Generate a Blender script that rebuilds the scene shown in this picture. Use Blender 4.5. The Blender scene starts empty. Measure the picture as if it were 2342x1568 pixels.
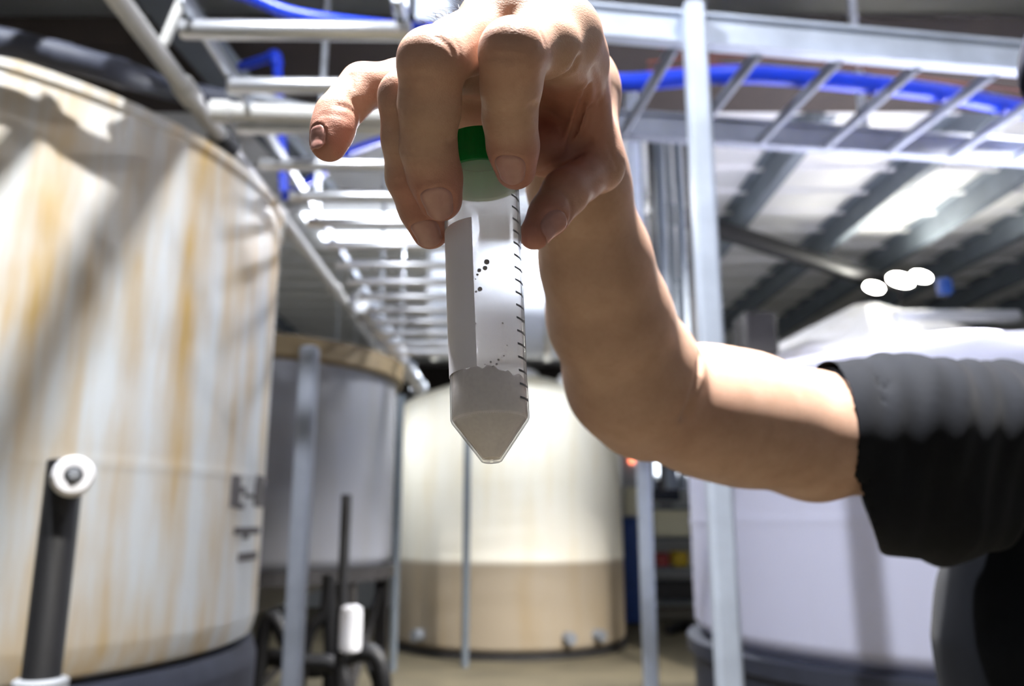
import bpy, math, random
import numpy as np
from mathutils import Vector

rnd = random.Random(7)
C = bpy.context.scene.collection
scene = bpy.context.scene
PI = math.pi

# ------------------------------------------------------------------ camera, world, exposure
F = 1880.0                       # focal length in pixels of the 2342 px wide frame
PITCH = math.radians(12.5)
CAM = np.array([0.0, 0.0, 1.3])
ST, CT = math.sin(PITCH), math.cos(PITCH)

cam_data = bpy.data.cameras.new('camera')
cam_data.sensor_width = 36.0
cam_data.lens = F / 2342 * 36.0
cam_data.clip_start = 0.01
cam_data.clip_end = 100
cam_data.dof.use_dof = True
cam_data.dof.focus_distance = 0.290
cam_data.dof.aperture_fstop = 9.5
cam = bpy.data.objects.new('camera', cam_data)
C.objects.link(cam)
cam.location = CAM
cam.rotation_euler = (PI / 2 + PITCH, 0, 0)
scene.camera = cam

world = bpy.data.worlds.new('world')
scene.world = world
world.use_nodes = True
world.node_tree.nodes['Background'].inputs[0].default_value = (0.9, 0.95, 1.0, 1)
world.node_tree.nodes['Background'].inputs[1].default_value = 0.3

vs = scene.view_settings
vs.view_transform = 'Standard'
vs.look = 'None'
vs.gamma = 1.0
vs.use_curve_mapping = False
vs.exposure = 1.05
EMIT_MAIN = 330.0
EMIT_STRIP = 22.0
SPOT_W = 950.0


def P(px, py, d):
    """point at depth d along the optical axis, seen at photo pixel (px, py)"""
    cx = (px - 1171) / F * d
    cy = (784 - py) / F * d
    return np.array([cx, d * CT - cy * ST, CAM[2] + d * ST + cy * CT])


def ray(px, py):
    v = P(px, py, 1.0) - CAM
    return v / np.linalg.norm(v)


def atY(px, py, Y):
    v = P(px, py, 1.0) - CAM
    return CAM + v * (Y / v[1])


def atZ(px, py, Z):
    v = P(px, py, 1.0) - CAM
    return CAM + v * ((Z - CAM[2]) / v[2])


# ------------------------------------------------------------------ materials
def lin(c):
    return tuple(((v / 255.0) / 12.92 if v / 255.0 <= 0.04045 else ((v / 255.0 + 0.055) / 1.055) ** 2.4) for v in c)


class NT:
    def __init__(self, name):
        self.m = bpy.data.materials.new(name)
        self.m.use_nodes = True
        self.t = self.m.node_tree
        self.b = self.t.nodes['Principled BSDF']
        self.out = self.t.nodes['Material Output']

    def n(self, typ, **kw):
        nd = self.t.nodes.new(typ)
        for k, v in kw.items():
            setattr(nd, k, v)
        return nd

    def l(self, a, b):
        self.t.links.new(a, b)

    def set(self, **kw):
        for k, v in kw.items():
            s = self.b.inputs[k.replace('_', ' ')]
            s.default_value = v

    def coords(self, scale=(1, 1, 1)):
        tc = self.n('ShaderNodeTexCoord')
        mp = self.n('ShaderNodeMapping')
        mp.inputs['Scale'].default_value = scale
        self.l(tc.outputs['Object'], mp.inputs['Vector'])
        return mp.outputs['Vector']

    def noise(self, vec, scale, detail=4, rough=0.55):
        nz = self.n('ShaderNodeTexNoise')
        nz.inputs['Scale'].default_value = scale
        nz.inputs['Detail'].default_value = detail
        nz.inputs['Roughness'].default_value = rough
        self.l(vec, nz.inputs['Vector'])
        return nz.outputs['Fac']

    def ramp(self, fac, stops):
        r = self.n('ShaderNodeValToRGB')
        el = r.color_ramp.elements
        while len(el) < len(stops):
            el.new(0.5)
        for e, (p, c) in zip(el, stops):
            e.position = p
            e.color = (*c, 1) if len(c) == 3 else c
        self.l(fac, r.inputs['Fac'])
        return r.outputs['Color']

    def mix(self, fac, a, b, blend='MIX'):
        mx = self.n('ShaderNodeMix', data_type='RGBA', blend_type=blend)
        if isinstance(fac, (int, float)):
            mx.inputs[0].default_value = fac
        else:
            self.l(fac, mx.inputs[0])
        for s, v in ((6, a), (7, b)):
            if isinstance(v, tuple):
                mx.inputs[s].default_value = (*v, 1)
            else:
                self.l(v, mx.inputs[s])
        return mx.outputs[2]

    def bump(self, height, strength=0.2, dist=0.01, base=None):
        bp = self.n('ShaderNodeBump')
        bp.inputs['Strength'].default_value = strength
        bp.inputs['Distance'].default_value = dist
        self.l(height, bp.inputs['Height'])
        if base is not None:
            self.l(base, bp.inputs['Normal'])
        return bp.outputs['Normal']


def simple(name, rgb, rough=0.5, metal=0.0, var=0.12, scale=6.0, bump=0.0, spec=0.5, stretch=(1, 1, 1)):
    t = NT(name)
    c = lin(rgb)
    v = t.coords(stretch)
    nz = t.noise(v, scale)
    lo = tuple(x * (1 - var) for x in c)
    hi = tuple(min(1, x * (1 + var)) for x in c)
    t.l(t.ramp(nz, [(0.3, lo), (0.7, hi)]), t.b.inputs['Base Color'])
    t.set(Roughness=rough, Metallic=metal, Specular_IOR_Level=spec)
    if bump:
        t.l(t.bump(t.noise(v, scale * 8), bump, 0.005), t.b.inputs['Normal'])
    return t.m


def emitter(name, rgb, strength):
    t = NT(name)
    t.set(Base_Color=(1, 1, 1, 1), Emission_Color=(*lin(rgb), 1), Emission_Strength=strength)
    return t.m


def tank_material(name, base, stain, lo=0.45, hi=0.7, level=None, below=None, streak=(2.2, 2.2, 0.22), rough=0.45, trans=0.0):
    """moulded polyethylene with vertical streaks of staining; level/below: contents showing through up to that height"""
    t = NT(name)
    v = t.coords(streak)
    f = t.noise(v, 2.6, 6, 0.6)
    v2 = t.coords((1, 1, 1))
    big = t.noise(v2, 1.1, 3)
    m = t.n('ShaderNodeMath', operation='MULTIPLY')
    t.l(f, m.inputs[0]); 
    a = t.n('ShaderNodeMath', operation='ADD'); t.l(big, a.inputs[0]); a.inputs[1].default_value = 0.5
    t.l(a.outputs[0], m.inputs[1])
    fac = t.ramp(m.outputs[0], [(lo, (0, 0, 0)), (hi, (1, 1, 1))])
    col = t.mix(fac, lin(base), lin(stain))
    if level is not None:
        tc = t.n('ShaderNodeTexCoord'); sp = t.n('ShaderNodeSeparateXYZ'); t.l(tc.outputs['Object'], sp.inputs[0])
        mr = t.n('ShaderNodeMapRange'); mr.inputs['From Min'].default_value = level - 0.025; mr.inputs['From Max'].default_value = level + 0.025
        mr.inputs['To Min'].default_value = 1; mr.inputs['To Max'].default_value = 0
        t.l(sp.outputs['Z'], mr.inputs['Value'])
        col = t.mix(mr.outputs[0], col, t.mix(1.0, col, lin(below), 'MULTIPLY'))
    t.l(col, t.b.inputs['Base Color'])
    t.set(Roughness=rough, Specular_IOR_Level=0.4)
    t.l(t.bump(t.noise(v2, 30, 3), 0.05, 0.01), t.b.inputs['Normal'])
    return t.m


M = {}
M['galv'] = simple('galvanised_steel', (188, 194, 202), 0.35, 0.75, 0.18, 9, 0.05)
M['alu'] = simple('bright_aluminium', (222, 225, 230), 0.3, 0.8, 0.08, 8)
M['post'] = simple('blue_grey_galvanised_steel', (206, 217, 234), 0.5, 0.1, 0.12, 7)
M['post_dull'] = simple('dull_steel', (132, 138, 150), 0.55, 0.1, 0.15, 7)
M['pvc'] = simple('off_white_pvc', (206, 206, 202), 0.4, 0, 0.08, 5)
M['black_pipe'] = simple('black_plastic', (13, 13, 16), 0.5, 0, 0.2, 6)
M['black_foam'] = simple('dark_insulation', (58, 62, 76), 0.6, 0, 0.15, 12, 0.1)
M['blue'] = simple('blue_plastic', (20, 66, 225), 0.35, 0, 0.1, 5)
M['blue_dark'] = simple('dark_blue_plastic', (24, 62, 128), 0.5, 0, 0.12, 5)
M['white_plastic'] = simple('white_plastic', (232, 232, 236), 0.35, 0, 0.04, 5)
M['dark_frame'] = simple('dark_painted_steel', (42, 40, 40), 0.55, 0.1, 0.25, 8)
M['brown'] = simple('dark_brown_paint', (46, 38, 32), 0.8, 0, 0.2, 4, 0.05)
M['concrete'] = simple('olive_concrete', (96, 88, 68), 0.7, 0, 0.2, 2.5, 0.1)
M['wall'] = simple('grey_wall_panel', (196, 198, 200), 0.7, 0, 0.06, 1.5)
M['ceiling'] = simple('grey_roof_sheet', (208, 208, 206), 0.5, 0, 0.05, 1.2)
M['joist'] = simple('grey_joist_steel', (104, 112, 120), 0.6, 0.1, 0.12, 5)
M['rust'] = simple('brick_red_cable', (128, 62, 40), 0.6, 0, 0.15, 5)
M['cream'] = simple('cream_plastic', (226, 220, 190), 0.5, 0, 0.05, 5)
M['yellow'] = simple('yellow_plastic', (196, 164, 30), 0.5, 0, 0.05, 5)
M['red'] = simple('dull_red_plastic', (150, 50, 44), 0.5, 0, 0.05, 5)
M['screen'] = simple('dark_screen', (38, 44, 58), 0.2, 0, 0.05, 5)
M['duct'] = simple('pale_duct_metal', (196, 204, 214), 0.45, 0.2, 0.05, 3)
M['grey_plastic'] = simple('grey_plastic', (126, 130, 136), 0.5, 0, 0.1, 5)
M['lamp_fill'] = emitter('lamp_glass', (248, 249, 255), EMIT_MAIN)  # glow of the added round fill lamps
M['lamp_tank'] = emitter('tank_lamp_glass', (246, 249, 255), EMIT_MAIN * 6.0)
M['lamp_fill_strip'] = emitter('fill_strip_glow', (240, 246, 255), EMIT_STRIP)  # glow of the added fill strips
M['lamp_flood'] = emitter('flood_lamp_glow', (255, 252, 240), 60)
M['panel_glow'] = emitter('translucent_roof_panel_glow', (236, 243, 255), 3.0)
M['red_lamp'] = emitter('indicator_glow', (255, 130, 90), 2.0)
M['daylight'] = emitter('daylight_pane', (235, 244, 255), 2.6)
M['tank_left'] = tank_material('stained_cream_polyethylene', (222, 226, 226), (200, 160, 72), 0.38, 0.64)
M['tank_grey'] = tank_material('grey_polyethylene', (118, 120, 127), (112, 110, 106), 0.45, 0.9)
M['tank_rim'] = simple('brown_stained_rim', (112, 96, 66), 0.6, 0, 0.2, 4)
M['tank_mid'] = tank_material('cream_polyethylene', (246, 240, 222), (238, 224, 190), 0.46, 0.85, level=0.93, below=(168, 158, 148))
M['tank_right'] = tank_material('white_polyethylene', (218, 221, 246), (212, 214, 234), 0.5, 0.9)
M['tank_back'] = tank_material('pale_polyethylene', (236, 236, 238), (214, 210, 200), 0.5, 0.9)
M['ink'] = simple('faded_black_ink', (96, 92, 92), 0.7, 0, 0.25, 20)


# ------------------------------------------------------------------ mesh helpers
class MB:
    def __init__(self):
        self.v, self.f = [], []

    def add(self, vs, fs):
        o = len(self.v)
        self.v += [tuple(map(float, p)) for p in vs]
        self.f += [tuple(i + o for i in f) for f in fs]
        return self

    def box(self, c, s, rot=None, bev=0.0):
        """box centred at c with size s; chamfered along all edges when bev > 0"""
        hx, hy, hz = s[0] / 2, s[1] / 2, s[2] / 2
        if bev <= 0:
            pts = [(sx * hx, sy * hy, sz * hz) for sz in (-1, 1) for sy in (-1, 1) for sx in (-1, 1)]
            fs = [(0, 2, 3, 1), (4, 5, 7, 6), (0, 1, 5, 4), (2, 6, 7, 3), (0, 4, 6, 2), (1, 3, 7, 5)]
        else:
            b = min(bev, hx * .9, hy * .9, hz * .9)
            prof = []
            for z, k in ((-hz, b), (-hz + b, 0), (hz - b, 0), (hz, b)):
                x, y, q = hx - k, hy - k, b
                prof.append([(x, y - q, z), (x - q, y, z), (-x + q, y, z), (-x, y - q, z), (-x, -y + q, z), (-x + q, -y, z), (x - q, -y, z), (x, -y + q, z)])
            pts = [p for r in prof for p in r]
            fs = []
            for r in range(3):
                for i in range(8):
                    j = (i + 1) % 8
                    fs.append((r * 8 + i, r * 8 + j, r * 8 + 8 + j, r * 8 + 8 + i))
            fs.append(tuple(reversed(range(8))))
            fs.append(tuple(range(24, 32)))
        pts = [Vector(p) for p in pts]
        if rot is not None:
            pts = [rot @ p for p in pts]
        return self.add([(p.x + c[0], p.y + c[1], p.z + c[2]) for p in pts], fs)

    def lathe(self, prof, seg=48, c=(0, 0, 0), axis=None, cap=True):
        """profile of (radius, height) turned about axis through c"""
        if len(prof) > 2:
            q = [prof[0]]
            for (r0, z0_), (r1_, z1_) in zip(prof[:-1], prof[1:]):
                L = math.hypot(r1_ - r0, z1_ - z0_)
                if L > 0.12:
                    e = 0.012 / L
                    q += [(r0 + (r1_ - r0) * e, z0_ + (z1_ - z0_) * e), (r1_ - (r1_ - r0) * e, z1_ - (z1_ - z0_) * e)]
                q.append((r1_, z1_))
            prof = q
        a = Vector(axis).normalized() if axis is not None else Vector((0, 0, 1))
        u = a.orthogonal().normalized() if axis is not None else Vector((1, 0, 0))
        w = a.cross(u)
        c = Vector(c)
        vs, fs = [], []
        for r, z in prof:
            for i in range(seg):
                t = 2 * PI * i / seg
                vs.append(c + a * z + (u * math.cos(t) + w * math.sin(t)) * r)
        for k in range(len(prof) - 1):
            for i in range(seg):
                j = (i + 1) % seg
                fs.append((k * seg + i, k * seg + j, (k + 1) * seg + j, (k + 1) * seg + i))
        if cap:
            fs.append(tuple(reversed(range(seg))))
            fs.append(tuple(range((len(prof) - 1) * seg, len(prof) * seg)))
        return self.add(vs, fs)

    def tube(self, pts, r, seg=12, cap=True):
        """round tube swept along a list of points; r a number or one per point"""
        pts = [Vector(tuple(map(float, p))) for p in pts]
        n = len(pts)
        rs = [r] * n if isinstance(r, (int, float)) else list(r)
        vs, fs = [], []
        prev = None
        for i, p in enumerate(pts):
            d = (pts[min(i + 1, n - 1)] - pts[max(i - 1, 0)]).normalized()
            u = d.orthogonal().normalized() if prev is None else (prev - d * prev.dot(d)).normalized()
            prev = u
            w = d.cross(u)
            for k in range(seg):
                t = 2 * PI * k / seg
                vs.append(p + (u * math.cos(t) + w * math.sin(t)) * rs[i])
        for i in range(n - 1):
            for k in range(seg):
                j = (k + 1) % seg
                fs.append((i * seg + k, i * seg + j, (i + 1) * seg + j, (i + 1) * seg + k))
        if cap:
            fs.append(tuple(reversed(range(seg))))
            fs.append(tuple(range((n - 1) * seg, n * seg)))
        return self.add(vs, fs)

    def rod(self, a, b, r, seg=14, ends=0.3):
        """straight tube with slightly rounded ends"""
        a, b = np.array(a, float), np.array(b, float)
        d = (b - a) / np.linalg.norm(b - a)
        e = r * ends
        return self.tube([a, a + d * e * 0.3, a + d * e, b - d * e, b - d * e * 0.3, b], [r * 0.7, r * 0.92, r, r, r * 0.92, r * 0.7], seg)

    def build(self, name, mat, parent=None, smooth=True, angle=40):
        me = bpy.data.meshes.new(name)
        me.from_pydata(self.v, [], self.f)
        me.update()
        return link_mesh(name, me, mat, parent, smooth, angle)


def link_mesh(name, me, mat, parent=None, smooth=True, angle=40):
    o = bpy.data.objects.new(name, me)
    C.objects.link(o)
    if mat is not None:
        me.materials.append(mat)
    if parent is not None:
        o.parent = parent
        # vertices are given in world space: undo the parent's place
        me.transform(world_of(parent).inverted())
    if smooth:
        me.polygons.foreach_set('use_smooth', [True] * len(me.polygons))
        if angle is not None and angle < 180:
            try:
                me.set_sharp_from_angle(angle=math.radians(angle))
            except Exception:
                pass
    return o


def world_of(o):
    from mathutils import Matrix
    m = Matrix.LocRotScale(o.location, o.rotation_euler, o.scale)
    if o.parent is not None:
        m = world_of(o.parent) @ m
    return m


def tag(o, label, cat, group=None, kind=None):
    o['label'] = label
    o['category'] = cat
    if group:
        o['group'] = group
    if kind:
        o['kind'] = kind
    return o


def thing(name, loc, label, cat, group=None, kind=None):
    o = bpy.data.objects.new(name, None)
    C.objects.link(o)
    o.empty_display_size = 0.05
    o.location = tuple(map(float, loc))
    return tag(o, label, cat, group, kind)


def solo(mb, name, mat, label, cat, group=None, kind=None, **kw):
    """a thing that is one mesh, its origin at the middle of its base"""
    a = np.array(mb.v)
    org = Vector(((a[:, 0].min() + a[:, 0].max()) / 2, (a[:, 1].min() + a[:, 1].max()) / 2, a[:, 2].min()))
    o = mb.build(name, mat, None, **kw)
    from mathutils import Matrix
    o.data.transform(Matrix.Translation(-org))
    o.location = org
    return tag(o, label, cat, group, kind)


def struct(name, mb, mat, label, cat, parent=None, **kw):
    o = mb.build(name, mat, parent, **kw)
    if parent is None:
        o['kind'] = 'structure'
        o['label'] = label
        o['category'] = cat
    return o


def spline(pts, n=8):
    """Catmull-Rom through the points"""
    pts = [np.array(p, float) for p in pts]
    q = [2 * pts[0] - pts[1]] + pts + [2 * pts[-1] - pts[-2]]
    out = []
    for i in range(1, len(q) - 2):
        for k in range(n):
            t = k / n
            a, b, c, d = q[i - 1], q[i], q[i + 1], q[i + 2]
            out.append(0.5 * (2 * b + (c - a) * t + (2 * a - 5 * b + 4 * c - d) * t * t + (3 * b - a - 3 * c + d) * t ** 3))
    out.append(pts[-1])
    return out


# ------------------------------------------------------------------ room
X0, X1, Y0, Y1, H = -5.5, 7.5, -3.5, 14.0, 4.0
struct('floor', MB().box(((X0 + X1) / 2, (Y0 + Y1) / 2, -0.05), (X1 - X0, Y1 - Y0, 0.1)), M['concrete'], 'olive grey concrete floor of the hall', 'floor', smooth=False)
struct('wall_back', MB().box(((X0 + X1) / 2, Y1 + 0.05, H / 2), (X1 - X0, 0.1, H)), M['wall'], 'pale grey far end wall of the hall', 'wall', smooth=False)
struct('wall_left', MB().box((X0 - 0.05, (Y0 + Y1) / 2, H / 2), (0.1, Y1 - Y0, H)), M['wall'], 'pale grey side wall behind the stained tank', 'wall', smooth=False)
struct('wall_right', MB().box((X1 + 0.05, (Y0 + Y1) / 2, H / 2), (0.1, Y1 - Y0, H)), M['wall'], 'pale grey side wall beyond the white tank', 'wall', smooth=False)
struct('wall_front', MB().box(((X0 + X1) / 2, Y0 - 0.05, H / 2), (X1 - X0, 0.1, H)), M['wall'], 'pale grey wall behind the photographer', 'wall', smooth=False)
# roof sheet with folded ribs running across the hall
cb = MB()
vsr, fsr = [], []
ys = []
y = Y0
while y < Y1:
    for dy, dz in ((0, 0), (0.36, 0), (0.385, -0.03), (0.425, -0.03), (0.45, 0)):
        ys.append((y + dy, dz))
    y += 0.45
for (yy, dz) in ys:
    vsr += [(X0, yy, H + dz), (X1, yy, H + dz)]
for i in range(len(ys) - 1):
    fsr.append((2 * i, 2 * i + 1, 2 * i + 3, 2 * i + 2))
o0 = len(vsr)
vsr += [(X0, Y0, H + .1), (X1, Y0, H + .1), (X1, Y1 + .5, H + .1), (X0, Y1 + .5, H + .1)]
fsr.append((o0, o0 + 1, o0 + 2, o0 + 3))
cb.add(vsr, fsr)
ceiling = struct('ceiling', cb, M['ceiling'], 'ribbed light grey metal roof lining', 'ceiling', smooth=False)
for jx in (-4.2, -3.0, 1.95, 3.0, 3.8, 4.55, 5.4, 6.3):
    m = MB()
    y0, y1 = 4.7, Y1
    if jx < 0:
        y0 = 0
    # Z-shaped purlin: web, bottom and top flange
    dx = -0.35 * (1 if jx > 2.5 else 0.2)
    for (ox, oz, sx, sz) in ((0, -0.11, 0.012, 0.2), (0.04, -0.205, 0.08, 0.012), (-0.04, -0.015, 0.08, 0.012)):
        pts = []
        for (yy, sh) in ((y0, 0.0), (y1, dx)):
            for (a, b) in ((-1, -1), (1, -1), (1, 1), (-1, 1)):
                pts.append((jx + sh + ox + a * sx / 2, yy, H + oz + b * sz / 2))
        m.add(pts, [(0, 1, 5, 4), (1, 2, 6, 5), (2, 3, 7, 6), (3, 0, 4, 7), (3, 2, 1, 0), (4, 5, 6, 7)])
    m.build('purlin', M['joist'], ceiling, smooth=False)
struct('trim_1', MB().box(((X0 + X1) / 2, 4.03, 3.72), (X1 - X0, 0.72, 0.14)), M['brown'], 'dark brown boxed beam spanning under the roof', 'beam', smooth=False)
struct('trim_2', MB().box((0.4, Y1 - 0.06, 3.72), (6.0, 0.12, 0.5)), M['brown'], 'dark brown band high on the far wall', 'trim', smooth=False)
# glowing translucent panels in the roof, far down the hall
for i, (px0, px1, py) in enumerate(((700, 1000, 500), (740, 1010, 545))):
    a, b = atZ(px0, py, 3.97), atZ(px1, py, 3.97)
    struct('window_%d' % (i + 1), MB().box(((a[0] + b[0]) / 2, a[1], 3.955), (b[0] - a[0], 0.30 if i < 2 else 1.2, 0.02)), M['panel_glow'], ('translucent roof light panel, the nearer of the pair' if i == 0 else 'translucent roof light panel, the farther of the pair' if i == 1 else 'translucent roof light panel between purlins above the floodlight'), 'window', smooth=False)
a, b = atY(1476, 1085, 13.9), atY(1600, 990, 13.9)
struct('window_4', MB().box(((a[0] + b[0]) / 2, 13.98, (a[2] + b[2]) / 2), (b[0] - a[0], 0.04, b[2] - a[2])), M['daylight'], 'bright window pane in the far wall under the elbow', 'window', smooth=False)


# ------------------------------------------------------------------ lamps
def high_bay(loc, r, mat, label, group=None):
    x, y, z = loc
    t = thing('ceiling_lamp', (x, y, z), label, 'lamp', group)
    MB().lathe([(r * 0.4, 0.14), (r * 0.5, 0.135), (r * 0.62, 0.10), (r * 1.06, 0.02), (r * 1.12, 0.0), (r * 1.06, 0.004)], 32, (x, y, z)).build('housing', M['dark_frame'], t)
    MB().lathe([(r, 0.012), (r, 0.004), (r * 0.9, -0.004)], 32, (x, y, z)).build('lens', mat, t)
    MB().tube([(x, y, z + 0.13), (x, y, H)], 0.008, 8).build('hanger', M['galv'], t)
    return t


high_bay((-0.87, 0.86, 3.80), 0.06, M['lamp_tank'], 'round ceiling lamp with dark housing hung beside the stained tank')


def spot_lamp(loc, aim, watts, label, size=1.0, radius=0.07):
    x, y, z = loc
    t = thing('added_spotlight', loc, label, 'lamp')
    d = Vector(aim) - Vector(loc)
    d.normalize()
    MB().lathe([(.03, -.24), (.06, -.22), (.075, -.16), (.105, 0.0), (.11, .01), (.10, .012)], 32, loc, tuple(d), cap=False).build('housing', M['dark_frame'], t)
    MB().tube([Vector(loc) - d * .23, (x, y, H)], .012, 8).build('hanger', M['galv'], t)
    ld = bpy.data.lights.new('spot', 'SPOT')
    ld.energy = watts
    ld.spot_size = size
    ld.spot_blend = 0.6
    ld.shadow_soft_size = radius
    ld.color = (1.0, 0.97, 0.93)
    lo_ = bpy.data.objects.new('spot', ld)
    C.objects.link(lo_)
    lo_.parent = t
    lo_.location = d * 0.03
    lo_.rotation_euler = d.to_track_quat('-Z', 'Y').to_euler()


spot_lamp((2.75, 3.2, 3.72), (2.2, 4.1, 1.9), 1500.0, 'added dark spotlight aimed down at the white tank', 1.5, 0.12)  # added to blow out the tank top, cone kept off the hand
spot_lamp((0.20, 0.15, 3.70), (0.18, 0.48, 1.4), SPOT_W, 'added dark spotlight aimed down at the raised arm')  # added fixture, cone limited to the arm, angle taken from its shading
high_bay((1.0, 1.25, 3.80), 0.055, M['lamp_fill'], 'added round fill lamp with dark housing hung near the person')  # added to brighten the near rail of the crossing ladder
high_bay((0.30, 6.1, 3.80), 0.14, M['lamp_fill'], 'added round fill lamp with dark housing hung in front of the ventilation duct')  # added behind the hand to brighten the duct and backlight the tube


def fill_strip(loc, length, along, label, group):
    x, y, z = loc
    t = thing('fill_strip', (x, y, z), label, 'lamp', group)
    s = (length, 0.16) if along == 'x' else (0.16, length)
    MB().box((x, y, z + 0.035), (s[0] + 0.02, s[1] + 0.02, 0.05), bev=0.008).build('housing', M['white_plastic'], t)
    MB().box((x, y, z), (s[0], s[1], 0.03), bev=0.01).build('diffuser', M['lamp_fill_strip'], t)
    for k in (-0.4, 0.4):
        dx, dy = (k * length, 0) if along == 'x' else (0, k * length)
        MB().tube([(x + dx, y + dy, z + 0.055), (x + dx, y + dy, H)], 0.005, 6).build('hanger', M['galv'], t)


for (x, y, lb) in ((4.6, 1.2, 'long white fill light added under the roof near the right wall'),):
    fill_strip((x, y, 3.82), 1.2, 'y', lb, 'added fill lights over the near walkway')  # added out of view for general fill
fill_strip((-1.75, 8.5, 2.6), 1.2, 'y', 'added white fill light hung low behind the grey tank', None)  # added, hidden by the grey tank, to lift the ceiling and end wall
fill_strip((0.3, 7.75, 3.06), 1.7, 'x', 'added white fill light hung behind the duct, over the cream tank', None)  # added, screened by the duct, to brighten the upper cream tank

# ------------------------------------------------------------------ tanks
def polar(az_deg, rho):
    a = math.radians(az_deg)
    return rho * math.sin(a), rho * math.cos(a)


def stand(t, cx, cy, r, z1, nleg, mat, name='leg', w=0.08, ring=0.09, inner=None):
    for k in range(nleg):
        a = 2 * PI * (k + 0.35) / nleg
        x, y = cx + math.cos(a) * r, cy + math.sin(a) * r
        MB().box((x, y, z1 / 2), (w, w, z1), bev=0.006).build(name, mat, t, smooth=False)


# big stained tank on the left
cx, cy = polar(-36, 3.9)
TL = (cx, cy, 1.3)
z0, z1, R = 0.86, 2.62, 1.3
t = thing('storage_tank', (cx, cy, 0), 'huge cream poly tank streaked with yellow stains', 'tank')
shell = MB().lathe([(0.2, z0 + .0), (R - 0.08, z0), (R - 0.02, z0 + 0.03), (R, z0 + 0.10), (R, z0 + 0.6), (R + .004, z0 + 0.62), (R, z0 + 0.64), (R, z1 - 0.04), (R + 0.015, z1 - 0.03), (R + 0.015, z1), (R - 0.03, z1), (R - 0.03, z1 - 0.3)], 96, (cx, cy, 0), cap=False)
tank_shell = shell.build('shell', M['tank_left'], t)
MB().lathe([(R - 0.16, z0 - 0.42), (R - 0.03, z0 - 0.42), (R + 0.0, z0 - 0.36), (R + 0.01, z0 - 0.06), (R - 0.01, z0), (R - 0.16, z0)], 72, (cx, cy, 0)).build('base_ring', M['black_foam'], t)
stand(t, cx, cy, R - 0.14, z0 - 0.42, 8, M['dark_frame'])
# faded stencilled marks on the side, turned to run down the tank


def curved_patch(cx, cy, R, a0, a1, z0, z1, off=0.004, n=6):
    """thin plate lying on a cylinder of radius R"""
    vs, fs = [], []
    for i in range(n + 1):
        a = a0 + (a1 - a0) * i / n
        for (rr, zz) in ((R + off, z0), (R + off, z1), (R - off, z1), (R - off, z0)):
            vs.append((cx + math.sin(a) * rr, cy - math.cos(a) * rr, zz))
    for i in range(n):
        for k in range(4):
            fs.append((4 * i + k, 4 * i + (k + 1) % 4, 4 * i + 4 + (k + 1) % 4, 4 * i + 4 + k))
    fs += [(3, 2, 1, 0), (4 * n, 4 * n + 1, 4 * n + 2, 4 * n + 3)]
    return vs, fs


def tank_ang(px, py):
    """angle round the left tank (0 faces the photographer's side, -Y) and height at a pixel"""
    d = ray(px, py)
    ox, oy = -TL[0], -TL[1]
    a = d[0] ** 2 + d[1] ** 2
    b = 2 * (ox * d[0] + oy * d[1])
    c = ox * ox + oy * oy - R * R
    q = b * b - 4 * a * c
    s = (-b - math.sqrt(max(q, 0))) / (2 * a)
    p = CAM + d * s
    return math.atan2(p[0] - TL[0], -(p[1] - TL[1])), p[2]


def stencil(rects):
    m = MB()
    for (xa, ya, xb, yb) in rects:
        a0_, za = tank_ang(xa, ya)
        a1_, zb = tank_ang(xb, yb)
        m.add(*curved_patch(TL[0], TL[1], R, a0_, a1_, min(za, zb), max(za, zb)))
    return m


stencil([(530, 1085, 545, 1160), (530, 1085, 598, 1098), (585, 1085, 600, 1160), (545, 1112, 560, 1128), (540, 1150, 556, 1164), (560, 1128, 585, 1140)]).build('stencilled_mark', M['ink'], t)
stencil([(536, 1205, 592, 1220), (545, 1264, 585, 1278), (556, 1220, 566, 1232)]).build('stencilled_mark', M['ink'], t)

# grey tank on a dark stand, half hidden behind it
gx, gy = polar(-18, 6.4)
gR, gz0, gz1 = 1.1, 1.03, 2.49
t = thing('storage_tank', (gx, gy, 0), 'shaded grey tank on a dark stand behind the stained tank', 'tank')
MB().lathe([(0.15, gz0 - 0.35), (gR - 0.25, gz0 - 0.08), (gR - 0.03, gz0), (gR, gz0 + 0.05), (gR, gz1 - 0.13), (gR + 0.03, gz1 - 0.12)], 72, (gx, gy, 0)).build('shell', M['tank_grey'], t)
MB().lathe([(gR + 0.005, gz1 - 0.16), (gR + 0.05, gz1 - 0.14), (gR + 0.055, gz1 - 0.01), (gR + 0.03, gz1), (gR - 0.05, gz1), (gR - 0.05, gz1 - 0.16)], 72, (gx, gy, 0), cap=False).build('rim', M['tank_rim'], t)
MB().lathe([(gR - 0.08, gz0 - 0.09), (gR + 0.03, gz0 - 0.09), (gR + 0.03, gz0 - 0.005), (gR - 0.08, gz0 - 0.005)], 48, (gx, gy, 0), cap=False).build('support_ring', M['dark_frame'], t, smooth=False)
stand(t, gx, gy, gR - 0.05, gz0 - 0.06, 8, M['dark_frame'], w=0.09)
for k in range(8):
    a = 2 * PI * (k + 0.35) / 8
    b = 2 * PI * (k + 1.35) / 8
    MB().tube([(gx + math.cos(a) * (gR - .05), gy + math.sin(a) * (gR - .05), 0.12), (gx + math.cos(b) * (gR - .05), gy + math.sin(b) * (gR - .05), 0.9)], 0.025, 6).build('brace', M['dark_frame'], t)

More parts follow.
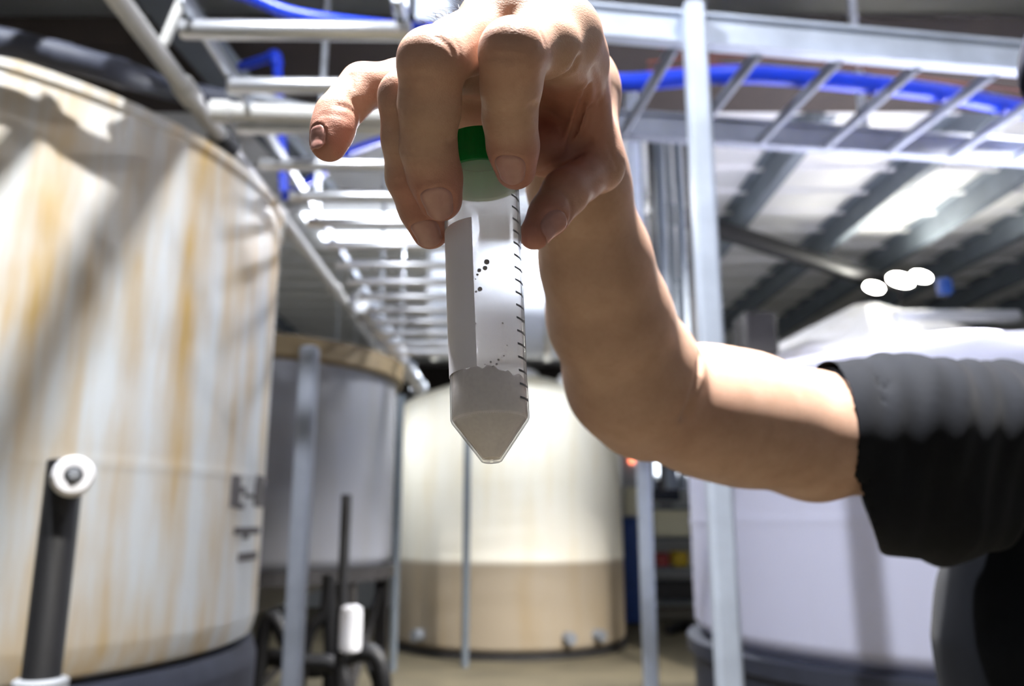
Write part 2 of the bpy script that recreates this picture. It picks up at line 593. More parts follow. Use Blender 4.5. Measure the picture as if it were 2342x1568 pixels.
# cream tank in the middle with its contents showing through
mx, my = polar(-0.2, 9.87)
mR, mz1 = 1.32, 2.66
t = thing('storage_tank', (mx, my, 0), 'bright cream tank with domed top, liquid level showing a third up', 'tank')
prof = [(0.1, 0.06), (mR - 0.05, 0.06), (mR, 0.11), (mR, 0.95), (mR + .006, 0.97), (mR, 0.99), (mR, 1.75), (mR + .006, 1.77), (mR, 1.79), (mR, mz1 - 0.05), (mR - 0.02, mz1), (mR - 0.16, mz1 + 0.10), (0.6, mz1 + 0.32), (0.34, mz1 + 0.38)]
MB().lathe(prof, 80, (mx, my, 0)).build('shell', M['tank_mid'], t, angle=60)
MB().lathe([(0.36, mz1 + 0.34), (0.36, mz1 + 0.44), (0.31, mz1 + 0.47), (0.02, mz1 + 0.49)], 40, (mx, my, 0)).build('hatch_lid', M['tank_back'], t)
MB().lathe([(mR - 0.3, 0), (mR + 0.02, 0), (mR + 0.02, 0.06), (mR - 0.3, 0.06)], 60, (mx, my, 0)).build('base_pad', M['dark_frame'], t, smooth=False)
p = atY(1300, 905, my - 0.5)
MB().lathe([(0.13, 0), (0.13, 0.16), (0.10, 0.2), (0.01, 0.2)], 20, (p[0], my - 0.55, mz1 + 0.12)).build('vent_cap', M['tank_back'], t)
for (px, h) in ((1365, .12), (1295, .10), (960, .08)):
    a = math.asin(max(-1, min(1, (atY(px, 1490, my - mR * .8)[0] - mx) / mR)))
    x, y = mx + math.sin(a) * mR, my - math.cos(a) * mR
    d = np.array([math.sin(a), -math.cos(a), 0])
    MB().tube([np.array([x, y, .2]) - d * .03, np.array([x, y, .2]) + d * 0.10], 0.06, 12).build('outlet', M['grey_plastic'], t)
# thin level tubes standing in front of it
for px, top, lab in ((1066, 2.42, 'thin grey sight tube in front of the cream tank, under the held tube'), (905, 2.55, 'thin grey sight tube at the left edge of the cream tank')):
    p = atY(px, 1300, 8.2 if px > 1000 else 8.0)
    solo(MB().tube([(p[0], p[1], 0), (p[0], p[1], top)], 0.036, 10), 'sight_tube', M['joist'], lab, 'tube', 'sight tubes by the cream tank')

# white tank on the right
rx, ry = polar(28.5, 4.5)
rR, rz0, rz1 = 1.28, 0.80, 1.93
t = thing('storage_tank', (rx, ry, 0), 'white tank with domed top on a black base behind the dark T-shirt', 'tank')
MB().lathe([(0.2, rz0), (rR - 0.05, rz0), (rR, rz0 + 0.06), (rR, rz0 + 0.5), (rR + .005, rz0 + .52), (rR, rz0 + .54), (rR, rz1 - 0.08), (rR - 0.03, rz1), (rR - 0.2, rz1 + 0.06), (0.5, rz1 + 0.16), (0.28, rz1 + 0.18)], 80, (rx, ry, 0)).build('shell', M['tank_right'], t, angle=60)
MB().lathe([(0.3, rz1 + 0.16), (0.3, rz1 + 0.22), (0.26, rz1 + 0.25), (0.02, rz1 + 0.26)], 32, (rx, ry, 0)).build('hatch_lid', M['tank_right'], t)
MB().lathe([(rR - 0.3, 0), (rR - 0.01, 0), (rR + 0.01, 0.03), (rR + 0.01, rz0 - 0.09), (rR + 0.04, rz0 - 0.07), (rR + 0.04, rz0 - .01), (rR - 0.02, rz0), (rR - 0.3, rz0)], 72, (rx, ry, 0)).build('base', M['black_foam'], t)

# pale tank with a pointed lid far behind it
bx, by = polar(24.0, 7.6)
bR, bz1 = 1.15, 2.62
t = thing('storage_tank', (bx, by, 0), 'pale far tank with cone shaped lid below the floodlight', 'tank')
MB().lathe([(0.2, 0.0), (bR, 0.0), (bR, bz1 - 0.05), (bR + 0.03, bz1 - 0.03), (bR + 0.03, bz1)], 72, (bx, by, 0)).build('shell', M['tank_back'], t)
lidm = MB()
vs, fs = [], []
nseg = 16
for r, z in ((bR + 0.04, bz1 - 0.01), (bR + 0.04, bz1 + 0.02), (0.12, bz1 + 0.55), (0.02, bz1 + 0.57)):
    for i in range(nseg * 2):
        a = PI * i / nseg
        k = 1.0 if i % 2 == 0 else 0.965
        vs.append((bx + math.cos(a) * r * k, by + math.sin(a) * r * k, z if i % 2 == 0 else z - 0.02))
for k in range(3):
    for i in range(nseg * 2):
        j = (i + 1) % (nseg * 2)
        fs.append((k * 32 + i, k * 32 + j, k * 32 + 32 + j, k * 32 + 32 + i))
fs.append(tuple(range(96, 128)))
lidm.add(vs, fs).build('cone_lid', M['tank_back'], t, angle=10)

# round ventilation duct over the cream tank
t = thing('ventilation_duct', (0.55, 7.0, 2.66), 'wide pale round duct hanging above the cream tank', 'duct')
dz, dr = 3.24, 0.52
MB().lathe([(dr, 0), (dr, 1.9)], 64, (-0.68, 7.0, dz), (1, 0, 0)).build('duct_body', M['duct'], t)
for xx in (-0.70, 0.28, 1.20):
    MB().lathe([(dr - 0.01, 0), (dr + 0.02, 0), (dr + 0.02, 0.05), (dr - 0.01, 0.05)], 64, (xx, 7.0, dz), (1, 0, 0), cap=False).build('flange', M['alu'], t, smooth=False)
for xx in (-0.4, 0.9):
    MB().tube([(xx, 7.0, dz + dr - .01), (xx, 7.0, H)], 0.012, 8).build('hanger', M['galv'], t)

# ------------------------------------------------------------------ overhead ladder trays
# tray 1 runs away from the photographer, its rungs are free-ended tubes
t = thing('cable_ladder', (-0.6, 4, 2.55), 'long overhead cable ladder of bright tubes running away above the tanks', 'rack')
ys = [1.975, 2.262, 2.53, 2.82, 3.12, 3.42, 3.72, 4.02, 4.32, 4.62, 4.92, 5.22, 5.55, 5.9, 6.2]
for i, y in enumerate(ys):
    xl = (-0.89, -0.86, -0.92, -0.93, -0.90)[i] if i < 5 else -0.90
    MB().rod((xl, y, 2.60), (-0.27, y + 0.008, 2.60), 0.024 if i else 0.026, 14).build('rung', M['alu'], t)
for x, w in ((-0.30, 0.03), (-0.86, 0.018)):
    MB().box((x, 4.07, 2.645), (w, 4.36, 0.045), bev=0.004).build('rail', M['galv'], t, smooth=False)
for (x, y) in ((-0.30, 1.99), (-0.30, 3.4), (-0.86, 3.4), (-0.30, 5.2), (-0.86, 5.2), (-0.3, 6.2), (-.86, 6.2)):
    MB().box((x, y, 3.33), (0.041 if y < 2 else 0.024, 0.041 if y < 2 else 0.024, 1.33), bev=0.003).build('hanger', M['galv'], t, smooth=False)

# tray 2 crosses to the right
t = thing('cable_ladder', (1.6, 2.8, 2.85), 'overhead cable ladder crossing at the upper right with pale rails', 'rack')
A, B = np.array([-0.30, 2.27, 2.86]), np.array([3.4, 2.80, 2.86])
D = (B - A) / np.linalg.norm(B - A)
N = np.array([-D[1], D[0], 0])
from mathutils import Matrix
rotz = Matrix.Rotation(math.atan2(D[1], D[0]), 3, 'Z')
Ln = np.linalg.norm(B - A)
for k, nm in ((0, 'rail'), (0.66, 'rail')):
    m = MB()
    c = (A + B) / 2 + N * k
    m.box((c[0], c[1], 2.875), (Ln, 0.02, 0.10), rotz, 0.004)
    m.box((c[0], c[1], 2.925), (Ln, 0.05, 0.012), rotz)
    m.box((c[0], c[1], 2.825), (Ln, 0.05, 0.012), rotz)
    m.build(nm, M['post'] if k == 0 else M['post_dull'], t, smooth=False)  # near rail coloured paler as if lit, far rail darker against floodlight glare
for i in range(12):
    s = 0.27 + 0.287 * i
    c = A + D * s
    a, b = c + N * 0.02 + np.array([0, 0, -0.03]), c + N * 0.64 + np.array([0, 0, -0.03])
    MB().rod(a, b, 0.02, 12).build('rung', M['post_dull'], t)
for s, k in ((1.9, .66), (3.2, .66)):
    p = A + D * s + N * k
    MB().box((p[0], p[1], 3.46), (0.03, 0.03, 1.08), bev=0.003).build('hanger', M['galv'], t, smooth=False)


# ------------------------------------------------------------------ posts
def strut(px0, py0, px1, py1, Y, top, w, label, mat, group=None, bottom=0.0):
    p = (atY(px0, py0, Y) + atY(px1, py1, Y)) / 2
    m = MB()
    m.box((p[0], p[1], (bottom + top) / 2), (w, w, top - bottom), bev=w * 0.16)
    t = thing('strut_post', (p[0], p[1], bottom), label, 'post', group)
    m.build('channel', mat, t, smooth=False)
    MB().box((p[0], p[1], bottom + 0.006), (w * 2.6, w * 2.6, 0.012), bev=0.003).build('foot_plate', mat, t, smooth=False)
    return t, p


strut(1590, 60, 1665, 1560, 2.336, 2.93, 0.067, 'pale blue-grey steel post standing behind the elbow, full height', M['post'])
strut(1477, 1255, 1490, 1560, 4.06, 3.9, 0.066, 'grey steel post between the cream tank and the white tank', M['post'])
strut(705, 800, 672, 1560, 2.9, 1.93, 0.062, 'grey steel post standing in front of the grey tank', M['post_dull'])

# bundle of vertical conduits behind the wrist
for i, (px, w, mt) in enumerate(((1462, .05, 'galv'), (1490, .035, 'dark_frame'), (1508, .06, 'galv'), (1530, .035, 'galv'), (1552, .05, 'galv'), (1572, .03, 'dark_frame'))):
    p = atY(px, 420, 4.72 + 0.1 * (i % 2))
    o = solo(MB().tube([(p[0], p[1], 1.5), (p[0], p[1], 3.98)], w / 2 * 1.2, 10), 'conduit', M['joist' if mt == 'galv' else mt], 'vertical conduit' + (' of grey steel in the bundle behind the wrist, ', ' of dark steel in the bundle behind the wrist, ')[mt != 'galv'] + ('leftmost', 'second from the left', 'third from the left', 'third from the right', 'second from the right', 'rightmost')[i], 'pipe', 'conduits behind the wrist')

# ------------------------------------------------------------------ pipes and hoses
pz = 2.742
PX = -1.107
# long off-white pipe running away along the edge of the stained tank
t = thing('pvc_pipe', (PX, 3.2, 2.70), 'long off-white pipe running away along the rim of the stained tank', 'pipe')
MB().tube([(PX, -1.0, pz), (PX, 7.6, pz)], 0.030, 16).build('pipe_run', M['pvc'], t)
for y in (2.50, 3.6, 4.9, 6.2):
    MB().lathe([(0.034, 0), (0.040, 0.008), (0.040, 0.10), (0.034, 0.108)], 20, (PX, y, pz), (0, 1, 0)).build('coupling', M['pvc'], t)
MB().lathe([(0.034, 0), (0.046, 0.006), (0.046, 0.11), (0.034, 0.115)], 20, (PX, 2.86, pz), (0, 1, 0)).build('clamp', M['black_pipe'], t)
MB().rod((PX + .02, 2.30, pz + 0.02), (-1.00, 2.28, 3.02), 0.016, 10).build('drop_pipe', M['pvc'], t)
# second pipe beside it, out over the walkway
t = thing('pvc_pipe', (-1.285, 0, 2.7), 'off-white pipe running beside the longer pipe above the frame', 'pipe')
MB().tube([(-1.285, -1.0, pz), (-1.285, 2.0, pz)], 0.026, 14).build('pipe_run', M['pvc'], t)
for y in (0.4, 1.6):
    MB().lathe([(0.03, 0), (0.036, 0.008), (0.036, 0.09), (0.03, 0.098)], 20, (-1.285, y, pz), (0, 1, 0)).build('coupling', M['pvc'], t)
# off-white cross pipe lying among the rungs
a, b = atZ(488, 254, 2.625), atZ(1010, 270, 2.625)
t = thing('pvc_pipe', (a + b) / 2, 'off-white cross pipe with a ribbed end coupling among the bright rungs', 'pipe')
MB().rod(a, b, 0.030, 14).build('pipe_run', M['pvc'], t)
d = (b - a) / np.linalg.norm(b - a)
MB().tube([a - d * 0.005, a + d * 0.055], 0.037, 16).build('coupling', M['pvc'], t)
# thick dark insulated pipe over the stained tank
pa, pb = atZ(-420, 40, 2.52), atZ(0, 96, 2.60)
pc, pd, pe = atZ(210, 148, 2.60), atZ(396, 206, 2.830), atZ(560, 236, 2.85)
ph = atZ(295, 173, 2.64)
t = thing('insulated_pipe', (pa + pe) / 2, 'thick dark insulated pipe crossing the rim of the stained tank', 'pipe')
MB().tube(spline([pa, pb, pc, ph, pd, pe]), 0.040, 18).build('insulation', M['black_foam'], t)
for p, q in ((pb, pc), (pc, ph)):
    dd = (q - p) / np.linalg.norm(q - p)
    e = p + dd * (np.linalg.norm(q - p) * 0.55)
    MB().tube([e, e + dd * 0.05], 0.044, 18).build('tape_band', M['black_foam'], t)
pf = atZ(760, 255, 2.87)
MB().tube(spline([pe, pe * .5 + pf * .5, pf]), 0.030, 14).build('pipe_end', M['black_pipe'], t)
# wide grey trunking above, beside the off-white pipe
a0_, a1_ = atZ(350, 0, 3.5), atZ(510, 190, 3.5)
d = (a1_ - a0_)
t = solo(MB().box(((a0_[0] + a1_[0]) / 2, 3.3, 3.54), (0.20, 4.2, 0.09), Matrix.Rotation(-math.atan2(d[0], d[1]), 3, 'Z'), 0.008), 'cable_trunking', M['joist'], 'wide grey trunking high above the off-white pipe', 'trunking', smooth=False)
# loose diagonal tube under the rungs
solo(MB().rod(atZ(520, 205, 2.70), atZ(760, 265, 2.74), 0.020, 12), 'loose_tube', M['galv'], 'thin grey tube lying slantwise under the bright rungs', 'tube')

# blue hoses and pipes
solo(MB().tube(spline([atZ(430, -60, 2.75), atZ(570, -8, 2.72), atZ(660, 28, 2.68), atZ(770, 48, 2.66), atZ(900, 62, 2.66), atZ(1010, 72, 2.66), atZ(1200, 110, 2.68)]), 0.018, 12), 'blue_hose', M['blue'], 'bright blue hose lying across the nearest rung, top left', 'hose')
solo(MB().tube(spline([atZ(1330, 185, 2.895), atZ(1440, 188, 2.895), atZ(1560, 178, 2.895), atZ(1700, 170, 2.895), atZ(1850, 180, 2.895), atZ(2000, 195, 2.895), atZ(2160, 215, 2.895), atZ(2342, 250, 2.895), atZ(2560, 290, 2.895)]), 0.034, 14), 'blue_hose', M['blue'], 'thick blue hose lying along the cable ladder at upper right', 'hose')
t = thing('blue_pipe', atY(640, 430, 3.3), 'blue pipe with an elbow rising behind the bright rungs', 'pipe')
p0, p1, p2, p3 = atY(552, 152, 3.6), atY(630, 128, 3.3), atY(634, 150, 3.3), atY(650, 440, 3.3)
MB().tube([p0, p1], 0.022, 12).build('arm', M['blue'], t)
MB().tube([p1, p2, p3], 0.021, 12).build('riser', M['blue'], t)
MB().tube(spline([p1 + (p0 - p1) * .12, p1, p2], 4), 0.027, 12).build('elbow', M['blue'], t)
pm_ = p2 + (p3 - p2) * ((2.645 - p2[2]) / (p3[2] - p2[2]))
MB().box(((pm_[0] - .86) / 2, pm_[1], 2.645), (abs(pm_[0] + .86) + .01, .03, .02)).build('bracket', M['galv'], t, smooth=False)
for i, (q0, q1, lb) in enumerate((((655, 450), (740, 395), 'short blue pipe slanting up from the blue riser'), ((790, 350), (880, 318), 'short blue pipe just below the outstretched little finger'), ((570, 440), (622, 506), 'short dark blue pipe against the edge of the stained tank'))):
    solo(MB().tube([atY(*q0, 3.5), atY(*q1, 3.9)], 0.022, 10), 'blue_pipe', M['blue'], lb, 'pipe', 'short blue pipes by the rungs')
# brick red cables on the upper right ladder
for i, (ya, yb, yc, lb) in enumerate(((142, 128, 196, 'thin brick red cable on the right ladder, uppermost of three'), (160, 150, 215, 'thin brick red cable on the right ladder, middle of three'), (100, 158, 240, 'thin brick red cable on the right ladder, lowest of three'))):
    solo(MB().tube(spline([atZ(1480, ya, 2.97), atZ(1700, yb, 2.97), atZ(1960, (yb + yc) / 2 - 8, 2.97), atZ(2200, yc - 6, 2.97), atZ(2480, yc + 30, 2.97)]), 0.006, 6), 'cable', M['rust'], lb, 'cable', 'brick red cables on the ladder')

# clear spiral hose along the off-white pipe
path = spline([atZ(826, 690, 2.68), atZ(860, 742, 2.68), atZ(905, 805, 2.66), atZ(958, 885, 2.60)], 20)
t = thing('spiral_hose', path[0], 'shiny ribbed hose hanging along the far end of the off-white pipe', 'hose')
n = len(path)
rad = [0.055 + 0.016 * math.cos(i * PI) for i in range(n)]
MB().tube(path, rad, 12).build('ribs', M['alu'], t)
for i in range(0, n, 10):
    MB().lathe([(0.07, -0.02), (0.085, 0), (0.07, 0.02)], 12, path[i], tuple(path[min(i + 1, n - 1)] - path[max(0, i - 1)])).build('clamp', M['alu'], t)

# black upright pipe with a white fitting, lower left
Y = 1.35
pt, pb_ = atY(140, 1050, Y), atY(108, 1540, Y)
xx = (pt[0] + pb_[0]) / 2
t = thing('standpipe', (xx, Y, 0), 'black upright pipe with a white fitting, before the stained tank', 'pipe')
MB().rod((xx, Y, 0.02), (xx, Y, pt[2]), 0.028, 20, 0.15).build('pipe', M['black_pipe'], t)
q = atY(166, 1090, Y - 0.03)
ax = np.array([0.5, -0.85, 0.05])
MB().lathe([(0.012, -0.04), (0.028, -0.04), (0.031, -0.03), (0.031, 0.012), (0.027, 0.018), (0.014, 0.018), (0.014, -0.02)], 24, q + ax * 0.01, tuple(ax), cap=False).build('fitting', M['white_plastic'], t)
MB().lathe([(0.010, -0.02), (0.010, 0.022), (0.007, 0.026)], 6, q + ax * 0.01, tuple(ax)).build('hex_plug', M['grey_plastic'], t, smooth=False)
MB().lathe([(0.06, 0), (0.06, 0.02), (0.04, 0.03), (0.036, 0.07), (0.03, 0.07)], 24, (xx, Y, 0.0)).build('floor_flange', M['black_pipe'], t)
q = atY(85, 1558, Y - .01)
MB().lathe([(0.034, 0), (0.04, 0.004), (0.04, 0.05), (0.034, 0.054)], 20, (xx, Y, q[2] - 0.05)).build('clamp', M['grey_plastic'], t)

# thinner black upright pipe with a white bottle strapped on
Y = 4.3
pt = atY(793, 1130, Y)
t = thing('standpipe', (pt[0], Y, 0), 'thin black upright pipe with a white sleeve, before the grey tank', 'pipe')
MB().rod((pt[0], Y, 0.02), (pt[0], Y, pt[2]), 0.027, 14, 0.2).build('pipe', M['black_pipe'], t)
a, b = atY(812, 1382, Y), atY(800, 1490, Y)
MB().lathe([(0.03, 0), (0.052, 0.012), (0.055, 0.03), (0.055, a[2] - b[2] - 0.04), (0.05, a[2] - b[2] - 0.012), (0.03, a[2] - b[2])], 24, (a[0] - 0.01, Y - 0.035, b[2])).build('sleeve', M['white_plastic'], t)

# dark pipework under the grey tank
for i, (pts, r, lb) in enumerate((
        ([(610, 1420), (680, 1505), (780, 1540)], 0.04, 'black pipe bending low under the grey tank, nearest the stained tank'),
        ([(700, 1470), (745, 1400), (752, 1330)], 0.035, 'black pipe rising steeply under the grey tank'),
        ([(600, 1515), (720, 1530), (860, 1500)], 0.05, 'black pipe lying flat on the floor below the grey tank'))):
    pts = [atY(px, py, 4.5 + i * .16) for px, py in pts]
    pts = [pts[0] * [1, 1, 0] + [-.06, .02, r]] + pts + [pts[-1] * [1, 1, 0] + [.06, .02, r]]
    solo(MB().tube(spline(pts), r, 12), 'drain_pipe', M['black_pipe'], lb, 'pipe', 'drain pipes under the grey tank')
a = atY(600, 1520, 4.3)
solo(MB().lathe([(0.06, 0), (0.09, 0.02), (0.09, 0.10), (0.06, 0.13), (0.02, 0.14)], 20, (a[0], 4.3, 0)), 'pump', M['grey_plastic'], 'small grey pump on the floor beneath the grey tank', 'pump')

# black arm with two floodlights at the right
fa, fb = atY(1475, 470, 5.8), atY(2012, 642, 7.25)
t = thing('floodlight_arm', fb, 'black slanting arm carrying a pair of glowing floodlights', 'lamp')
MB().tube([fa, fb], 0.078, 14).build('arm', M['black_pipe'], t)
MB().tube([fa + (fb - fa) * 0.12, (fa + (fb - fa) * 0.12) * [1, 1, 0] + [0, 0, H]], 0.01, 8).build('hanger', M['galv'], t)
e = atY(2060, 690, 7.25)
MB().tube([fb, e * [1, 1, 0] + [0, 0, fb[2] - 0.02], e], 0.02, 10).build('drop', M['dark_frame'], t)
for (px, py, r) in ((2001, 657, 0.085), (2062, 640, 0.115), (2108, 632, 0.09)):
    c = atY(px, py, 6.9)
    MB().lathe([(0.02, 0.07), (r * .8, 0.05), (r * 1.05, 0.0), (r * 1.0, -0.004)], 24, c + np.array([0, .02, 0]), (0, .75, -.66)).build('lamp_head', M['dark_frame'], t)
    MB().lathe([(r * 0.95, 0.002), (r * .9, -0.012), (r * .4, -0.02)], 24, c + np.array([0, .02, 0]), (0, .75, -.66)).build('lamp_glass', M['lamp_flood'], t)
a, b = atY(2046, 722, 6.0), atY(2330, 722, 6.0)
solo(MB().rod(a, b, 0.045, 14), 'steel_tube', M['alu'], 'short bright steel tube under the floodlights', 'tube')
a = atY(2160, 655, 6.0)
solo(MB().box(a, (0.1, 0.08, 0.13), bev=0.015), 'junction_box', M['blue_dark'], 'small blue box on the roof beside the floodlights', 'box', smooth=False)
# dark box by the far tank
a = atY(1728, 770, 6.2)
solo(MB().box(a, (0.26, 0.3, 0.34), bev=0.02).box((a[0], a[1] + .1, a[2] - .7), (0.06, 0.06, 1.2)), 'wall_cabinet', M['dark_frame'], 'dark cabinet on a post left of the cone lidded tank', 'cabinet', smooth=False)

# ------------------------------------------------------------------ clutter between the cream and the white tank
Y = 11.8
p = atY(1445, 1420, Y)
q = atY(1440, 1210, Y)
t = thing('blue_drum', (p[0], Y, 0), 'tall blue drum beyond the cream tank, right of it', 'drum')
MB().lathe([(0.2, 0), (0.24, 0.03), (0.24, 0.5), (0.255, 0.52), (0.24, 0.55), (0.24, 1.0), (0.255, 1.02), (0.24, 1.05), (0.24, 1.32), (0.2, 1.36)], 32, (p[0], Y, 0)).build('drum_body', M['blue_dark'], t)
MB().lathe([(0.21, 1.36), (0.21, 1.40), (0.18, 1.41)], 32, (p[0], Y, 0)).build('lid', M['blue_dark'], t)
a = atY(1448, 1165, 11.6)
solo(MB().box((a[0], 11.75, 1.62), (0.2, 0.2, 0.42), bev=0.03), 'canister', M['cream'], 'narrow pale canister standing on the blue drum', 'canister')
a = atY(1475, 1200, 12.3)
t = thing('metal_shelf', (a[0] + .28, 12.3, 0), 'grey shelving unit near the far wall', 'shelf')
sx0, sx1 = a[0] - 0.05, a[0] + 0.80
for x in (sx0, sx1):
    for y in (12.1, 12.6):
        MB().box((x, y, 0.98), (0.05, 0.05, 1.96), bev=0.005).build('upright', M['dark_frame'], t, smooth=False)
for z in (0.25, 0.70, 1.12, 1.55):
    MB().box(((sx0 + sx1) / 2, 12.35, z), (sx1 - sx0, 0.55, 0.03), bev=0.004).build('shelf_board', M['joist'], t, smooth=False)
cxs = (sx0 + sx1) / 2
t = thing('monitor', (cxs - .05, 12.3, 1.565), 'dark monitor on the top shelf', 'monitor')
MB().box((cxs - .05, 12.28, 1.80), (0.40, 0.05, 0.30), bev=0.01).build('casing', M['screen'], t)
MB().box((cxs - .05, 12.3, 1.585), (0.2, 0.15, 0.04), bev=0.01).build('foot', M['dark_frame'], t)
solo(MB().box((cxs - .02, 12.3, 1.135 + .19), (0.52, 0.4, 0.37), bev=0.02).box((cxs - .02, 12.3, 1.135 + .365), (0.54, 0.42, 0.03), bev=0.005), 'storage_box', M['cream'], 'cream box on the shelf below the monitor', 'box')
solo(MB().box((cxs + .1, 12.3, 0.715 + .11), (0.22, 0.3, 0.22), bev=0.02), 'storage_box', M['yellow'], 'small yellow box on the shelf under the cream box', 'box')
solo(MB().box((cxs - .16, 12.3, 0.715 + .10), (0.2, 0.3, 0.2), bev=0.02), 'storage_box', M['red'], 'small dull red box beside the yellow box', 'box')
solo(MB().box((cxs, 12.3, 0.265 + .13), (0.6, 0.4, 0.26), bev=0.02), 'storage_box', M['dark_frame'], 'dark crate on the lowest shelf', 'box')
for i, (px, py, lb) in enumerate(((1446, 1020, 'small red indicator lamp on the far wall, uppermost of three'), (1447, 1052, 'small red indicator lamp on the far wall, lower left of three'), (1467, 1047, 'small red indicator lamp on the far wall, right of three'))):
    a = atY(px, py, 13.9)
    solo(MB().lathe([(0.05, 0), (0.05, -0.03), (0.03, -0.05)], 12, (a[0], 14.0, a[2]), (0, 1, 0)), 'indicator_lamp', M['red_lamp'], lb, 'lamp', 'red indicator lamps on the far wall')
a = atY(1560, 1400, 5.9)
solo(MB().tube(spline([atZ(1530, 1440, .06), atZ(1570, 1430, .06), atZ(1620, 1450, .06), atZ(1640, 1480, .06)]), 0.06, 12), 'black_hose', M['black_pipe'], 'fat black hose lying low left of the white tank', 'hose')

# ------------------------------------------------------------------ implicit surfaces for the person
class Caps:
    """tapered capsule; flat < 1 squeezes it along direction fdir"""
    def __init__(self, a, b, r1, r2, flat=1.0, fdir=None):
        self.a, self.b = np.array(a, float), np.array(b, float)
        self.r1, self.r2, self.flat = r1, r2, flat
        self.ab = self.b - self.a
        self.L2 = max(1e-12, float(self.ab @ self.ab))
        if fdir is not None:
            f = np.array(fdir, float)
            f -= self.ab * (f @ self.ab) / self.L2
            self.fd = f / np.linalg.norm(f)
        else:
            self.fd = None

    def __call__(self, p):
        q = p - self.a
        t = np.clip((q @ self.ab) / self.L2, 0, 1)
        q = q - t[:, None] * self.ab
        if self.fd is not None:
            s = q @ self.fd
            q = q + (s * (1 / self.flat - 1))[:, None] * self.fd
        d = np.sqrt(np.einsum('ij,ij->i', q, q)) - (self.r1 + (self.r2 - self.r1) * t)
        return d * (self.flat ** 0.5 if self.fd is not None else 1.0)


class Ball:
    def __init__(self, c, r):
        self.c = np.array(c, float)
        self.r = np.array(r, float) if not isinstance(r, (int, float)) else np.array([r, r, r], float)

    def __call__(self, p):
        q = (p - self.c) / self.r
        k = np.sqrt(np.einsum('ij,ij->i', q, q))
        return (k - 1) * self.r.min()


def smin(a, b, k):
    h = np.clip(k - np.abs(a - b), 0, None) / k
    return np.minimum(a, b) - h * h * h * k / 6.0


def smax(a, b, k):
    return -smin(-a, -b, k)


class Group:
    """smooth union of primitives, evaluated only near them"""
    def __init__(self, prims, k):
        self.prims, self.k = prims, k
        lo, hi = [], []
        for s in prims:
            if isinstance(s, Caps):
                m = max(s.r1, s.r2)
                lo.append(np.minimum(s.a, s.b) - m); hi.append(np.maximum(s.a, s.b) + m)
            else:
                lo.append(s.c - s.r); hi.append(s.c + s.r)
        self.lo, self.hi = np.min(lo, 0), np.max(hi, 0)

    def __call__(self, p, margin=0.022):
        out = np.full(len(p), 1.0)
        dist = np.linalg.norm(np.maximum(np.maximum(self.lo - p, p - self.hi), 0), axis=1)
        near = dist < margin
        out[~near] = dist[~near] + margin * 0.2
        q = p[near]
        if len(q):
            d = self.prims[0](q)
            for s in self.prims[1:]:
                d = smin(d, s(q), self.k)
            out[near] = d
        return out


def surface_nets(f, lo, hi, h, B=8):
    """blockwise naive surface nets of f < 0; returns vertices and quads"""
    lo = np.array(lo, float); hi = np.array(hi, float)
    nb = np.ceil((hi - lo) / (h * B)).astype(int)
    gi = np.stack(np.meshgrid(*[np.arange(n) for n in nb], indexing='ij'), -1).reshape(-1, 3)
    cen = lo + (gi + 0.5) * h * B
    dv = f(cen)
    act = gi[np.abs(dv) < h * B * 0.5 * 1.7321 * 1.25 + 0.001]
    loc = np.stack(np.meshgrid(*[np.arange(B + 1)] * 3, indexing='ij'), -1).reshape(-1, 3)
    N = (nb * B + 2).astype(np.int64)

    def cid(ijk):
        return ((ijk[..., 0] + 1) * (N[1] + 1) + (ijk[..., 1] + 1)) * (N[2] + 1) + (ijk[..., 2] + 1)
    corner = np.array([(i, j, k) for i in (0, 1) for j in (0, 1) for k in (0, 1)])
    edges = [(a, b) for a in range(8) for b in range(a + 1, 8) if np.abs(corner[a] - corner[b]).sum() == 1]
    ids, verts, quads = [], [], []
    CH = 400
    for s in range(0, len(act), CH):
        g = act[s:s + CH]
        pts = (g[:, None, :] * B + loc[None]).reshape(-1, 3)
        V = f(lo + pts * h).reshape(len(g), B + 1, B + 1, B + 1)
        cs = np.stack([V[:, i:i + B, j:j + B, k:k + B] for (i, j, k) in corner], -1)
        sc = (cs.min(-1) < 0) & (cs.max(-1) >= 0)
        w = np.argwhere(sc)
        if not len(w):
            continue
        cv = cs[sc]
        acc = np.zeros((len(w), 3)); cnt = np.zeros(len(w))
        for a, b in edges:
            va, vb = cv[:, a], cv[:, b]
            x = (va < 0) != (vb < 0)
            t = va[x] / (va[x] - vb[x])
            acc[x] += corner[a] + t[:, None] * (corner[b] - corner[a])
            cnt[x] += 1
        base = g[w[:, 0]] * B + w[:, 1:]
        ids.append(cid(base)); verts.append(lo + (base + acc / cnt[:, None]) * h)
        for ax in range(3):
            e = np.eye(3, dtype=int)[ax]
            V0 = V[:, :B, :B, :B]
            V1 = V[:, e[0]:e[0] + B, e[1]:e[1] + B, e[2]:e[2] + B]
            x = (V0 < 0) != (V1 < 0)
            ww = np.argwhere(x)
            if not len(ww):
                continue
            b0 = g[ww[:, 0]] * B + ww[:, 1:]
            u, v = np.eye(3, dtype=int)[(ax + 1) % 3], np.eye(3, dtype=int)[(ax + 2) % 3]
            q = np.stack([cid(b0), cid(b0 - u), cid(b0 - u - v), cid(b0 - v)], -1)
            neg = V0[x] < 0
            q[~neg] = q[~neg][:, ::-1]
            quads.append(q)
    ids = np.concatenate(ids); verts = np.concatenate(verts); quads = np.concatenate(quads)
    o = np.argsort(ids); sid = ids[o]
    pos = np.clip(np.searchsorted(sid, quads), 0, len(sid) - 1)
    ok = (sid[pos] == quads).all(1)
    return verts, o[pos[ok]]


